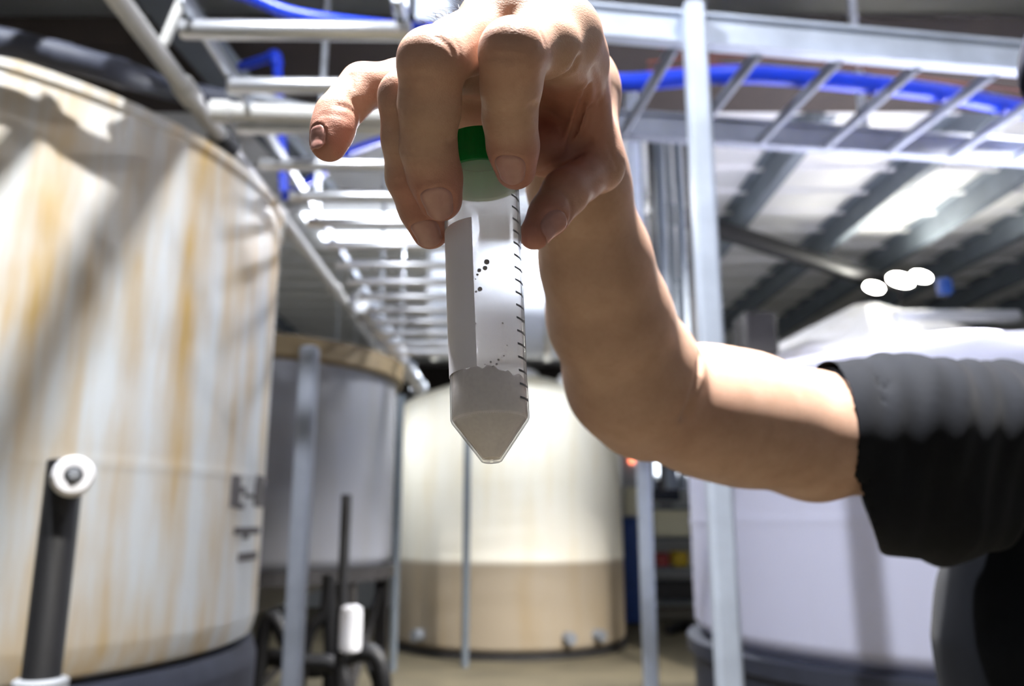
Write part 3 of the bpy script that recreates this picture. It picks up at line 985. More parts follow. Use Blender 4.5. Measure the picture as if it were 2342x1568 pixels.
def np_mesh(name, v, q):
    me = bpy.data.meshes.new(name)
    me.vertices.add(len(v)); me.vertices.foreach_set('co', np.asarray(v, np.float32).ravel())
    me.loops.add(q.size); me.loops.foreach_set('vertex_index', np.asarray(q, np.int32).ravel())
    me.polygons.add(len(q)); me.polygons.foreach_set('loop_start', np.arange(0, q.size, 4, dtype=np.int32))
    try:
        me.polygons.foreach_set('loop_total', np.full(len(q), 4, np.int32))
    except Exception:
        pass
    me.update(calc_edges=True)
    return me


def relax(v, q, n, amount=0.5):
    e = np.concatenate([q[:, [0, 1]], q[:, [1, 2]], q[:, [2, 3]], q[:, [3, 0]]])
    for _ in range(n):
        s = np.zeros_like(v); c = np.zeros(len(v))
        np.add.at(s, e[:, 0], v[e[:, 1]]); np.add.at(s, e[:, 1], v[e[:, 0]])
        np.add.at(c, e[:, 0], 1); np.add.at(c, e[:, 1], 1)
        v = v + (s / np.maximum(c, 1)[:, None] - v) * amount
    return v


mm = 0.001
# joints: pixel, pixel, depth
J = {k: P(*v) for k, v in dict(
    wrist=(1302, 205, .395),
    i_mcp=(1280, 84, .306), i_pip=(1172, 120, .268), i_dip=(1166, 268, .287), i_tip=(1179, 386, .3015),
    m_mcp=(1150, 58, .306), m_pip=(985, 142, .270), m_dip=(980, 340, .288), m_tip=(1007, 455, .2995),
    r_mcp=(1045, 125, .322), r_pip=(930, 224, .290), r_dip=(938, 405, .304), r_tip=(984, 526, .3175),
    p_mcp=(1000, 178, .350), p_pip=(830, 198, .328), p_dip=(770, 264, .318), p_tip=(752, 328, .312),
    t_cmc=(1338, 225, .388), t_mcp=(1368, 380, .360), t_ip=(1292, 441, .338), t_tip=(1222, 536, .325),
    f1=(1322, 420, .430), f2=(1362, 600, .465), f3=(1392, 720, .495), f4=(1448, 860, .535), elbow=(1480, 908, .556),
    u1=(1620, 940, .580), u2=(1700, 957, .595), u3=(1860, 996, .625), shoulder=(2270, 985, .700)).items()}


def lerp(a, b, t):
    return a + (b - a) * t


def finger(n, r, k=0.006, knuckle=0.7):
    """r: radius at base, mid proximal, pip, mid middle, dip, tip (mm)"""
    m, p, d, t = (J[n + s] for s in ('_mcp', '_pip', '_dip', '_tip'))
    r = [x * mm for x in r]
    back = np.array([0, -1, 0.4])
    pr = [Caps(m, lerp(m, p, .5), r[0], r[1]), Caps(lerp(m, p, .5), p, r[1], r[2]),
          Caps(p, lerp(p, d, .5), r[2], r[3]), Caps(lerp(p, d, .5), d, r[3], r[4]),
          Caps(d, lerp(d, t, .55), r[4], r[4] * .98), Caps(lerp(d, t, .55), t, r[4] * .98, r[5])]
    return Group(pr, k)


fingers = {
    'i': finger('i', (11.5, 10.2, 10.4, 9.8, 9.0, 7.6)),
    'm': finger('m', (11.5, 10.2, 10.4, 10.1, 9.3, 8.1)),
    'r': finger('r', (10.5, 9.4, 9.4, 9.1, 8.4, 7.4)),
    'p': finger('p', (9.5, 8.8, 8.6, 7.9, 7.7, 6.9)),
    't': Group([Caps(J['t_cmc'], J['t_mcp'], 14 * mm, 11.2 * mm), Caps(J['t_mcp'], lerp(J['t_mcp'], J['t_ip'], .55), 10.4 * mm, 8.6 * mm),
                Caps(lerp(J['t_mcp'], J['t_ip'], .55), J['t_ip'], 8.6 * mm, 9.2 * mm), Caps(J['t_ip'], lerp(J['t_ip'], J['t_tip'], .5), 9.0 * mm, 7.8 * mm),
                Caps(lerp(J['t_ip'], J['t_tip'], .5), J['t_tip'], 7.8 * mm, 6.2 * mm)], 0.007),
}
W = J['wrist']
palm = Group([
    Caps(W, J['i_mcp'], 17 * mm, 12.0 * mm), Caps(W, J['m_mcp'], 17 * mm, 12.5 * mm),
    Caps(W, J['r_mcp'], 17 * mm, 11.5 * mm), Caps(W, J['p_mcp'], 16 * mm, 10.5 * mm),
    Caps(lerp(W, J['p_mcp'], .3), J['p_mcp'], 16 * mm, 9 * mm),
    Caps(J['i_mcp'], J['m_mcp'], 12.3 * mm, 12.5 * mm), Caps(J['m_mcp'], J['r_mcp'], 10.5 * mm, 10.5 * mm), Caps(J['r_mcp'], J['p_mcp'], 10 * mm, 9 * mm),
    Caps(lerp(W, J['i_mcp'], .5), lerp(W, J['p_mcp'], .6), 13 * mm, 12 * mm),
    Caps(J['t_cmc'], lerp(W, J['i_mcp'], .4), 14 * mm, 12 * mm),
    Caps(P(1160, 62, .302), P(1222, 66, .302), 12.5 * mm, 12.5 * mm),
    Caps(P(1330, 330, .366), P(1180, 250, .362), 12 * mm, 13 * mm), Caps(P(1318, 270, .375), P(1060, 232, .358), 13 * mm, 13.5 * mm),
    Caps(P(1325, 335, .362), P(1245, 345, .352), 11 * mm, 11 * mm),
], 0.014)
web = Group([
    Caps(P(1314, 128, .322), P(1336, 235, .345), 9 * mm, 8.5 * mm),
    Caps(P(1336, 235, .345), P(1362, 340, .357), 8.5 * mm, 10 * mm),
    Caps(P(1320, 190, .352), P(1346, 300, .362), 10 * mm, 10 * mm),
    Caps(lerp(J['i_mcp'], J['i_pip'], .42) + np.array([.004, 0, -.002]), P(1314, 140, .322), 10.0 * mm, 10 * mm),
    Caps(J['i_mcp'], P(1320, 150, .328), 11.5 * mm, 10 * mm), Caps(J['i_mcp'], P(1326, 190, .350), 11 * mm, 11 * mm),
], 0.012)
arm = Group([
    Caps(W, J['f1'], 21 * mm, 24.5 * mm), Caps(J['f1'], J['f2'], 24.5 * mm, 29.5 * mm), Caps(J['f2'], J['f3'], 29.5 * mm, 35 * mm),
    Caps(J['f3'], J['f4'], 35 * mm, 42.5 * mm), Caps(J['f4'], J['elbow'], 42.5 * mm, 43 * mm),
], 0.02)
uparm = Group([
    Caps(J['elbow'], J['u1'], 40 * mm, 44.5 * mm), Caps(J['u1'], J['u2'], 44.5 * mm, 46.5 * mm), Caps(J['u2'], J['u3'], 46.5 * mm, 46.8 * mm),
    Caps(J['u3'], P(1960, 996, .647), 46.8 * mm, 42 * mm), Caps(P(1960, 996, .647), J['shoulder'], 43 * mm, 43 * mm),
], 0.02)


def hand_base(p):
    pal = smin(palm(p), web(p), 0.010)
    d = pal
    d = smin(d, fingers['t'](p), 0.008)
    fs = [smin(pal, fingers[k](p), 0.008) for k in 'imrp']
    for x in fs:
        d = np.minimum(d, x)
    a = smin(arm(p), pal, 0.016)
    ua = uparm(p)
    d = np.minimum(d, a)
    return smin(d, ua, 0.006)


def trace(f, px, py, tmin=0.2, tmax=0.9):
    d = ray(px, py)
    t = tmin
    for _ in range(90):
        v = float(f((CAM + d * t)[None])[0])
        if v < 0.00015:
            return CAM + d * t
        t += max(v * 0.8, 0.0003)
        if t > tmax:
            return None
    return CAM + d * t


# creases and folds drawn on the skin: polyline, depth (mm), half width (mm)
CREASES = []


def crease(pts, depth, width):
    q = []
    for (x, y) in pts:
        p = trace(hand_base, x, y)
        if p is not None:
            q.append(p)
    # break where neighbouring points fall on different limbs
    for a, b in zip(q[:-1], q[1:]):
        if np.linalg.norm(a - b) < 0.03:
            CREASES.append((a, b, depth * mm * 1.5, max(1.05, width) * mm))


for pts, dp, w in (
    ([(1000, 84), (1022, 98), (1038, 122)], .4, 1.0), ([(1046, 96), (1052, 118), (1052, 150)], .3, 1.0),
    ([(1228, 60), (1240, 80), (1246, 98)], .3, .9),
    ([(914, 178), (950, 172), (985, 172)], .25, .9), ([(914, 200), (945, 196)], .2, .8), ([(918, 345), (960, 352), (1010, 346), (1045, 335)], .35, 1.0), ([(918, 362), (960, 368), (1010, 362)], .25, .8), ([(922, 335), (970, 338), (1020, 330)], .2, .7),
    ([(1100, 130), (1140, 128), (1180, 134)], .25, .9),
    ([(1104, 250), (1150, 258), (1200, 254), (1228, 244)], .3, 1.0), ([(1104, 264), (1150, 271), (1200, 268)], .22, .8), ([(1105, 238), (1150, 244), (1195, 241)], .2, .7),
    ([(1236, 238), (1226, 243), (1214, 243)], .9, 1.2), ([(1047, 320), (1036, 327), (1026, 328)], .9, 1.2),
    ([(800, 172), (806, 200), (800, 226)], .4, 1.0), ([(812, 235), (825, 250), (828, 275)], .9, 1.4), ([(770, 240), (800, 248), (818, 262)], .35, .9), ([(735, 262), (760, 262), (790, 268)], .2, .8),
    ([(1278, 432), (1300, 452), (1308, 482), (1303, 505)], .5, 1.0), ([(1265, 420), (1285, 440)], .3, .9),
    ([(1256, 186), (1285, 178), (1310, 162), (1322, 140)], 1.3, 2.2),
    ([(1345, 200), (1332, 240), (1318, 285), (1302, 330)], 1.5, 1.8), ([(1334, 196), (1318, 240), (1304, 290), (1288, 335)], -.9, 1.6),
    ([(1352, 245), (1342, 290), (1322, 325), (1298, 350)], 1.2, 1.6), ([(1342, 240), (1328, 285), (1312, 320)], -.7, 1.5),
    ([(1372, 235), (1364, 280), (1348, 312)], .8, 1.5), ([(1355, 160), (1368, 215), (1370, 260)], .6, 1.6),
    ([(1246, 398), (1285, 368), (1320, 345), (1345, 320)], 1.6, 2.2),
    ([(1390, 330), (1402, 360), (1412, 385)], .3, 1.2),
    ([(885, 262), (905, 258), (915, 262)], .25, .8), ([(890, 420), (905, 424), (920, 420)], .25, .8), ([(873, 198), (890, 186), (910, 184)], .12, .8),
):
    crease(pts, dp, w)
crease([(1604, 806), (1600, 850), (1588, 900), (1570, 950)], 3.0, 4.0)

# fingernails: frames on the last joint of each finger
view = lambda p: (CAM - p) / np.linalg.norm(CAM - p)
right_ = np.array([1.0, 0, 0])


NAILS = {}
for n, (px, py, ln, wd, tip) in {
    'i': (1166, 390, 13.5, 11.8, (1176, 440)), 'm': (1000, 467, 14.0, 12.2, (1010, 512)), 'r': (975, 535, 13.0, 11.4, (985, 576)),
    'p': (722, 313, 9.8, 8.0, (714, 352)), 't': (1261, 524, 13.0, 13.0, (1232, 580))}.items():
    dip, tp = (J[n + '_dip'], J[n + '_tip']) if n != 't' else (J['t_ip'], J['t_tip'])
    ax = (tp - dip) / np.linalg.norm(tp - dip)
    if n == 't':                    # the thumb shows its nail almost edge-on
        f0 = lerp(dip, tp, .80)
        u_ = np.array([.93, -.42, -.05]); u_ = u_ - ax * (u_ @ ax); u_ /= np.linalg.norm(u_)
        r_ = .012
        while float(hand_base((f0 + u_ * r_)[None])[0]) > 0.0001 and r_ > .003:
            r_ -= .0001
        c = f0 + u_ * r_
    else:
        c = trace(hand_base, px, py)
    foot = dip + ax * ((c - dip) @ ax)
    nr = c - foot
    nr /= np.linalg.norm(nr)
    NAILS[n] = dict(c=c, ax=ax, nr=nr, lat=np.cross(ax, nr), foot=foot, ln=ln * mm, wd=wd * mm)


def hand_full(p):
    d = hand_base(p)
    near = np.abs(d) < 0.006
    q = p[near]
    if len(q):
        add = np.zeros(len(q))
        for a, b, dp, w in CREASES:
            mid = (a + b) / 2
            rr = np.linalg.norm(b - a) / 2 + 3 * w + 0.004
            s = np.abs(q - mid).max(1) < rr
            if not s.any():
                continue
            u = q[s] - a
            ab = b - a
            t = np.clip((u @ ab) / (ab @ ab), 0, 1)
            dd = np.linalg.norm(u - t[:, None] * ab, axis=1)
            add[s] = np.where(np.abs(dp * np.exp(-(dd / w) ** 2)) > np.abs(add[s]), dp * np.exp(-(dd / w) ** 2), add[s])
        # nail folds: skin stands a little proud round each nail and dips under it
        for nl in NAILS.values():
            s = np.linalg.norm(q - nl['c'], axis=1) < 0.014
            if not s.any():
                continue
            u = q[s] - nl['c']
            x, y, z = u @ nl['lat'], u @ nl['ax'], u @ nl['nr']
            e = np.maximum(np.abs(x) / (nl['wd'] / 2), 0) ** 2.6 + (np.abs(y) / (nl['ln'] / 2)) ** 2.6
            e = e ** (1 / 2.6)
            side = np.where(y > nl['ln'] * .25, 0.25, 1.0)
            fold = -0.34 * mm * np.exp(-((e - 1.16) / 0.13) ** 2) * side + 0.35 * mm * np.clip((1.0 - e) / 0.1, 0, 1)
            add[s] += np.where(z > -0.006, fold, 0)
        d[near] = d[near] + add
    return d


skin_lo = np.array([-0.10, 0.20, 1.20])
skin_hi = np.array([0.56, 0.74, 1.52])
hv, hq = surface_nets(hand_full, skin_lo, skin_hi, 0.00085)
hv = relax(hv, hq, 2, 0.4)
print('hand verts', len(hv))

# ------------------------------------------------------------------ skin and cloth materials
def skin_material():
    t = NT('skin')
    at = t.n('ShaderNodeAttribute', attribute_name='flush_shade')
    v = t.coords()
    big = t.noise(v, 60, 3)
    base = t.ramp(big, [(0.3, lin((172, 139, 120))), (0.7, lin((185, 152, 133)))])
    col = t.mix(at.outputs['Fac'], base, lin((168, 112, 98)))
    mott = t.noise(v, 420, 3)
    col = t.mix(t.ramp(mott, [(0.45, (0, 0, 0)), (0.8, (0.22, 0.22, 0.22))]), col, lin((155, 110, 94)))
    t.l(col, t.b.inputs['Base Color'])
    t.set(Roughness=0.48, Specular_IOR_Level=0.35, Subsurface_Weight=0.12, Subsurface_Scale=0.004, Subsurface_Radius=(1.0, 0.35, 0.2))
    vo = t.n('ShaderNodeTexVoronoi'); vo.inputs['Scale'].default_value = 1500
    t.l(v, vo.inputs['Vector'])
    b1 = t.bump(vo.outputs['Distance'], 0.16, 0.0004)
    wr = t.noise(t.coords((1, 1, 4)), 330, 4, 0.65)
    t.l(t.bump(wr, 0.14, 0.0008, b1), t.b.inputs['Normal'])
    return t.m


M['skin'] = skin_material()
t = NT('nail')
t.set(Base_Color=(*lin((212, 156, 140)), 1), Roughness=0.3, Specular_IOR_Level=0.5, Subsurface_Weight=0.1, Subsurface_Scale=0.003)
vv = t.coords()
t.l(t.mix(t.noise(vv, 260, 3), lin((162, 118, 112)), lin((184, 142, 134))), t.b.inputs['Base Color'])
t.l(t.bump(t.noise(vv, 900, 2), 0.08, 0.0004), t.b.inputs['Normal'])
M['nail'] = t.m
M['hair'] = simple('dark_hair', (70, 54, 44), 0.4, 0, 0.2, 50)


def cloth(name, rgb):
    t = NT(name)
    v = t.coords()
    c = lin(rgb)
    t.l(t.ramp(t.noise(v, 25, 3), [(0.3, tuple(x * .8 for x in c)), (0.7, tuple(x * 1.2 for x in c))]), t.b.inputs['Base Color'])
    t.set(Roughness=0.85, Specular_IOR_Level=0.15, Sheen_Weight=0.03, Sheen_Roughness=0.5)
    t.l(t.bump(t.noise(v, 800, 2), 0.2, 0.001), t.b.inputs['Normal'])
    return t.m


M['shirt'] = cloth('charcoal_navy_cotton', (15, 18, 25))
M['navy'] = cloth('navy_cotton', (22, 26, 48))
M['denim'] = cloth('dark_denim', (40, 48, 66))

# ------------------------------------------------------------------ person
px_, py_ = 0.585, 0.79
person = thing('person', (px_, py_, 0), 'person in a dark T-shirt reaching out an arm, fingers holding the tube by its cap', 'person')


def sdf_child(name, f, lo, hi, h, mat, smooth_n=2, extra=None):
    v, q = surface_nets(f, lo, hi, h)
    v = relax(v, q, smooth_n, 0.5)
    me = np_mesh(name, v, q)
    return link_mesh(name, me, mat, person, True, None), v


# far part of the body: head, neck, other arm (the sleeve and collar hide where they meet)
hc = np.array([0.634, 0.745, 1.725])
oth = [np.array(p) for p in ((0.77, 0.82, 1.37), (0.85, 0.86, 1.09), (0.84, 0.74, 0.86))]
headg = Group([
    Ball(hc + [0, .012, .025], (.076, .094, .098)), Ball(hc + [0, -.028, -.045], (.058, .062, .075)), Ball(hc + [0, -.062, -.092], (.028, .024, .022)),
    Caps(hc + [0, -.088, .012], hc + [0, -.108, -.026], .008, .013), Ball(hc + [0, -.104, -.034], (.018, .012, .010)),
    Caps(hc + [-.045, -.076, .028], hc + [.045, -.076, .028], .014, .014), Caps(hc + [0, .03, -.05], (0.60, .80, 1.36), .057, .064),
    Caps(hc + [-.02, -.090, -.063], hc + [.02, -.090, -.063], .008, .008),
], 0.02)
ears = Group([Ball(hc + [sx * .078, .012, -.012], (.010, .021, .032)) for sx in (-1, 1)], 0.004)
arm2 = Group([Caps(oth[0], oth[1], .05, .042), Caps(oth[1], lerp(oth[1], oth[2], .3), .042, .041), Caps(lerp(oth[1], oth[2], .3), oth[2], .041, .027)], 0.02)
hx = oth[2]
hand2 = [Caps(hx, hx + [-.005, -.03, -.07], .024, .030, .6, (1, 0, 0))]
hand2 = Group(hand2, 0.01)
fing2 = []
for k, L in enumerate((.070, .078, .073, .058)):
    a = hx + [-.005, -.062 + .021 * k, -.082 + abs(k - 1.3) * .004]
    b = a + np.array([-.012, -.008 + .004 * k, -.5 * L]); c = b + np.array([-.02, .004, -.42 * L])
    fing2.append(Group([Caps(a + [0, 0, .02], b, .0095, .0088), Caps(b, c, .0088, .0072)], 0.004))
thumb2 = Group([Caps(hx + [-.006, -.022, -.02], hx + [-.018, -.062, -.055], .014, .0105), Caps(hx + [-.018, -.062, -.055], hx + [-.026, -.072, -.085], .0105, .0085)], 0.006)
chest = Group([Caps((0.585, .80, 1.05), (0.59, .795, 1.27), .125, .14, .62, (0, 1, 0)), Caps(J['shoulder'] + [.04, .02, -.005], oth[0] + [-.03, 0, 0], .045, .045)], 0.05)


def body_far(p):
    d = smin(headg(p), ears(p), 0.008)
    d = smin(d, chest(p), 0.03)
    d = smin(d, smin(arm2(p), hand2(p), .012), 0.03)
    for g in fing2 + [thumb2]:
        d = smin(d, g(p), 0.006)
    e = np.minimum(Ball(hc + [-.031, -.092, .008], (.015, .013, .010))(p), Ball(hc + [.031, -.092, .008], (.015, .013, .010))(p))
    d = smax(d, -e, 0.006)
    mth = Caps(hc + [-.022, -.102, -.063], hc + [.022, -.102, -.063], .003, .003)(p)
    return smax(d, -mth, 0.004)


bv, bq = surface_nets(body_far, (0.36, 0.60, 0.70), (0.96, 0.96, 1.87), 0.0045)
bv = relax(bv, bq, 2)
allv = np.concatenate([hv, bv]); allq = np.concatenate([hq, bq + len(hv)])
me = np_mesh('body', allv, allq)
fl = np.zeros(len(allv))
h_ = allv[:len(hv)]
for k, (r, s) in {'i_tip': (.016, .9), 'm_tip': (.017, .9), 'r_tip': (.016, .9), 'p_tip': (.014, .8), 't_tip': (.018, .9), 'i_pip': (.012, .35), 'm_pip': (.012, .35), 'r_pip': (.012, .4), 'p_pip': (.011, .4), 'i_dip': (.009, .25), 'm_dip': (.009, .25), 'elbow': (.05, .15)}.items():
    dd = np.linalg.norm(h_ - J[k], axis=1)
    fl[:len(hv)] = np.maximum(fl[:len(hv)], s * np.exp(-(dd / (r * 1.15)) ** 4))
# palm pinker than the hand's back; also darkened in colour for its enclosed shade
pc_ = lerp(W, J['m_mcp'], .55) + np.array([0, 0, -.03])
fl[:len(hv)] = np.maximum(fl[:len(hv)], .95 * np.exp(-(np.linalg.norm(h_ - pc_, axis=1) / .036) ** 4))
at = me.attributes.new('flush_shade', 'FLOAT', 'POINT')
at.data.foreach_set('value', fl.astype(np.float32))
body = link_mesh('body', me, M['skin'], person, True, None)

# fingernails follow the surface they grow on
for n, nl in NAILS.items():
    NU, NV = 13, 15
    vs = []
    for j in range(NV):
        v = -1 + 2 * j / (NV - 1)
        v = math.sin(v * PI / 2) * .985
        hw = ((1 - abs(v) ** 2.3) ** (1 / 2.1) if v < 0 else (1 - v ** 3.2) ** (1 / 2.6)) * nl['wd'] / 2
        for i in range(NU):
            u = -1 + 2 * i / (NU - 1)
            yy = v * nl['ln'] / 2
            rad_ = np.linalg.norm(nl['c'] - nl['foot'])
            ang = hw * u / rad_
            # start outside, drop to the skin along the local radius
            axp = nl['foot'] + nl['ax'] * yy
            dr_ = nl['nr'] * math.cos(ang) + nl['lat'] * math.sin(ang)
            s = rad_ + 0.006
            for _ in range(40):
                dv = float(hand_base((axp + dr_ * s)[None])[0])
                if dv < 0.00005 or s < rad_ * .55:
                    break
                s -= dv * .8
            s = max(s, rad_ * (0.97 - 0.10 * max(0, v) ** 2 - 0.06 * u * u))
            edge = max(abs(u), -v)
            lift = 0.30 * mm if edge < .8 else 0.30 * mm - (edge - .8) / .2 * 0.45 * mm
            if v > .5:
                lift = 0.35 * mm
            vs.append(axp + dr_ * (s + lift))
    # thickness: inner copy
    ins = [p - nl['nr'] * 0.55 * mm for p in vs]
    mb = MB()
    fs = []
    K = NU * NV
    for j in range(NV - 1):
        for i in range(NU - 1):
            a = j * NU + i
            fs.append((a, a + 1, a + NU + 1, a + NU))
            fs.append((K + a, K + a + NU, K + a + NU + 1, K + a + 1))
    rim = [i for i in range(NU)] + [j * NU + NU - 1 for j in range(1, NV)] + [(NV - 1) * NU + i for i in range(NU - 2, -1, -1)] + [j * NU for j in range(NV - 2, 0, -1)]
    for a, b in zip(rim, rim[1:] + rim[:1]):
        fs.append((a, K + a, K + b, b))
    mb.add(vs + ins, fs)
    mb.build('fingernail', M['nail'], person, True, 50)

# short hairs on the back of the hand
hm = MB()
for i in range(70):
    x = rnd.uniform(985, 1105)
    y = 62 - (x - 985) * 0.42
    p = None
    for dy in range(0, 90, 3):
        p = trace(hand_base, x, y - 40 + dy)
        if p is not None and float(hand_base(p[None])[0]) < 0.0005:
            break
        p = None
    if p is None:
        continue
    p = p + np.array([0, rnd.uniform(0, .006), 0])
    L = rnd.uniform(.004, .0085)
    d = np.array([rnd.uniform(-.9, -.1), rnd.uniform(-.3, .5), rnd.uniform(.25, .9)])
    d /= np.linalg.norm(d)
    b = np.array([-.4, 0, -.35]) * L
    hm.tube([p - d * .001, p + d * L * .5, p + d * L + b * .5], [.00006, .00005, .00002], 4)
ho = hm.build('hand_hair', M['hair'], person)
ho['kind'] = 'stuff'

# T-shirt: torso and two sleeves, hollow at the near hem
T_, B_, N_ = P(1862, 842, .635), P(2014, 1262, .665), P(1938, 1052, .600)
hn = np.cross(B_ - T_, N_ - T_)
hn /= np.linalg.norm(hn)
if hn @ (J['elbow'] - T_) < 0:
    hn = -hn                       # points towards the hand
sh = J['shoulder']
sleeve = Group([Caps(P(1800, 990, .620), P(2080, 978, .662), .0540, .0555), Caps(P(2080, 978, .662), sh + [.01, .0, .0], .0555, .058),
                Caps(P(1930, 1105, .640), P(2160, 1120, .69), .0500, .060)], 0.03)
cav = Group([Caps(P(1760, 990, .614), P(2000, 982, .652), .0490, .0485), Caps(P(1880, 1105, .635), P(2060, 1120, .675), .0445, .044)], 0.03)
torso = Group([Caps((0.600, .80, 0.93), (0.600, .795, 1.20), .188, .194, .64, (0, 1, 0)), Caps((0.600, .795, 1.20), (0.598, .795, 1.30), .194, .150, .62, (0, 1, 0)),
               Caps(sh + [.03, .02, .0], (0.77, .82, 1.375), .056, .056), Caps((0.60, .80, 1.36), (.60, .80, 1.43), .085, .070)], 0.06)
sleeve2 = Group([Caps(oth[0], lerp(oth[0], oth[1], .55), .062, .066)], 0.02)
neckhole = Group([Caps((0.60, .785, 1.425), (.612, .75, 1.66), .066, .09)], 0.02)
nrs = np.random.RandomState(4)
WV = [(nrs.uniform(-1, 1, 3) * [60, 60, 20] * nrs.uniform(.6, 1.6), nrs.uniform(0, 6.3), nrs.uniform(.0004, .0012)) for _ in range(9)]


def shirt(p):
    s = smax(sleeve(p), (p - T_) @ hn, 0.003)
    s2 = smax(sleeve2(p), -((p - lerp(oth[0], oth[1], .5)) @ ((oth[0] - oth[1]) / np.linalg.norm(oth[0] - oth[1]))), .004)
    d = smin(smin(torso(p), s, 0.035), s2, 0.035)
    w = np.zeros(len(p))
    for kv, ph, am in WV:
        w += am * np.sin(p @ kv + ph)
    # gathers running round the sleeve and hanging folds on the body
    w += 0.0012 * np.sin(p[:, 0] * 235 + 3.2 * np.sin(p[:, 2] * 21 + p[:, 1] * 9) + 1.0) * np.clip((p[:, 2] - 1.22) / .1, 0, 1)
    w += 0.0035 * np.sin(p[:, 0] * 105 + 1.7 * np.sin(p[:, 2] * 9) + .6) * np.clip((1.36 - p[:, 2]) / .12, 0, 1)
    hem = np.clip(-((p - T_) @ hn) / .05, 0.15, 1)
    d = d + w * hem
    d = smax(d, -cav(p), 0.003)
    d = smax(d, -neckhole(p), 0.004)
    return smax(d, 0.90 - p[:, 2] + 0.004 * np.sin(p[:, 0] * 40), 0.004)


sdf_child('t_shirt', shirt, (0.24, 0.50, 0.86), (0.96, 1.02, 1.54), 0.0032, M['shirt'], 2)

# trousers, shoes, cap, eyes
hips = (0.590, .805, 0.93)
legs = Group([Caps(hips, (0.590, .81, 0.86), .155, .15, .68, (0, 1, 0)), Caps((0.515, .81, .86), (.490, .80, .50), .092, .068), Caps((.490, .80, .50), (.475, .83, .06), .068, .058)], 0.03)
legs2 = Group([Caps((0.665, .81, .86), (.695, .80, .50), .092, .068), Caps((.695, .80, .50), (.71, .84, .06), .068, .058)], 0.03)
sdf_child('trousers', lambda p: smax(smin(legs(p), legs2(p), .02) + .0012 * np.sin(p[:, 2] * 60 + 5 * p[:, 0]), .045 - p[:, 2], .004), (0.34, 0.6, 0.02), (0.86, 1.0, 1.02), 0.007, M['denim'], 2)
for (x, y) in ((.475, .83), (.71, .84)):
    g = Group([Caps((x, y + .03, .045), (x - (x - .59) * -.1, y - .10, .038), .044, .040), Caps((x, y - .1, .038), (x, y - .15, .032), .040, .032), Caps((x, y + .02, .05), (x, y + .01, .11), .045, .047)], .02)
    sdf_child('shoe', lambda p, g=g: smax(g(p), .004 - p[:, 2], .003), (x - .08, y - .22, -.01), (x + .08, y + .12, .17), 0.006, M['black_pipe'], 2)
cc = hc + [-.006, .008, .050]
capf = Group([Ball(cc, (.092, .108, .092))], .01)
brim = Group([Caps(cc + [-.04, -.09, .0], cc + [.04, -.09, .0], .035, .035, .12, (0, -.25, 1)), Caps(cc + [-.025, -.13, -.012], cc + [.025, -.13, -.012], .038, .038, .12, (0, -.25, 1))], .01)


def cap_f(p):
    d = smax(capf(p), cc[2] - .004 - p[:, 2] + (p[:, 1] - cc[1]) * -.12, .003)
    d = smin(d, brim(p), .008)
    return d


sdf_child('cap', cap_f, (0.48, .50, 1.70), (.78, .9, 1.91), .0032, M['navy'], 1)
for sx in (-1, 1):
    e = hc + [sx * .031, -.080, .008]
    eye = MB().lathe([(.0005, -.0115), (.005, -.0105), (.009, -.007), (.0115, 0), (.009, .007), (.0005, .0115)], 20, e, (0, -1, -.05)).build('eye', M['white_plastic'], person)
    MB().lathe([(.0055, .0100), (.0045, .0112), (.0005, .0117)], 16, e, (0, -1, -.05)).build('iris', M['hair'], eye)

# ------------------------------------------------------------------ the tube
def camdir(x, y, z):
    v = np.array([x, z * CT - y * ST, z * ST + y * CT])
    return v / np.linalg.norm(v)


ta = camdir(-0.046, 0.946, 0.320)
tj = P(1121, 962, 0.290)
front = -camdir(0, 0, 1)
front = front - ta * (front @ ta)
front /= np.linalg.norm(front)
side = np.cross(ta, front)
if side[0] < 0:
    side = -side


def tpt(s, ang, r):
    """point on the tube: s along the axis from the cone joint, ang from the photographer's side (+ to the right)"""
    return tj + ta * s + (front * math.cos(ang) + side * math.sin(ang)) * r


t = NT('frosted_plastic')
t.t.nodes.remove(t.b)
rf = t.n('ShaderNodeBsdfTransparent'); rf.inputs['Color'].default_value = (.985, .985, .985, 1)
tr = t.n('ShaderNodeBsdfTranslucent'); tr.inputs['Color'].default_value = (.97, .96, .96, 1)
df = t.n('ShaderNodeBsdfDiffuse'); df.inputs['Color'].default_value = (.8, .79, .78, 1)
gl = t.n('ShaderNodeBsdfGlossy'); gl.inputs['Roughness'].default_value = 0.14
lw2 = t.n('ShaderNodeLayerWeight'); lw2.inputs['Blend'].default_value = 0.5
t.l(t.ramp(lw2.outputs['Facing'], [(0.62, (.985, .985, .985)), (1.0, (.22, .23, .25))]), rf.inputs['Color'])
lw = t.n('ShaderNodeLayerWeight'); lw.inputs['Blend'].default_value = 0.5
pw = t.n('ShaderNodeMath', operation='POWER'); t.l(lw.outputs['Facing'], pw.inputs[0]); pw.inputs[1].default_value = 5.0
fr = t.n('ShaderNodeMath', operation='MULTIPLY_ADD'); t.l(pw.outputs[0], fr.inputs[0]); fr.inputs[1].default_value = 0.12; fr.inputs[2].default_value = 0.03
m0 = t.n('ShaderNodeMixShader'); m0.inputs[0].default_value = .12
t.l(tr.outputs[0], m0.inputs[1]); t.l(df.outputs[0], m0.inputs[2])
m1 = t.n('ShaderNodeMixShader'); m1.inputs[0].default_value = 0.24
t.l(rf.outputs[0], m1.inputs[1]); t.l(m0.outputs[0], m1.inputs[2])
m2 = t.n('ShaderNodeMixShader')
t.l(fr.outputs[0], m2.inputs[0]); t.l(m1.outputs[0], m2.inputs[1]); t.l(gl.outputs[0], m2.inputs[2])
t.l(m2.outputs[0], t.out.inputs[0])
M['frosted'] = t.m
M['cap_green'] = simple('green_plastic', (0, 126, 62), 0.35, 0, 0.06, 200)
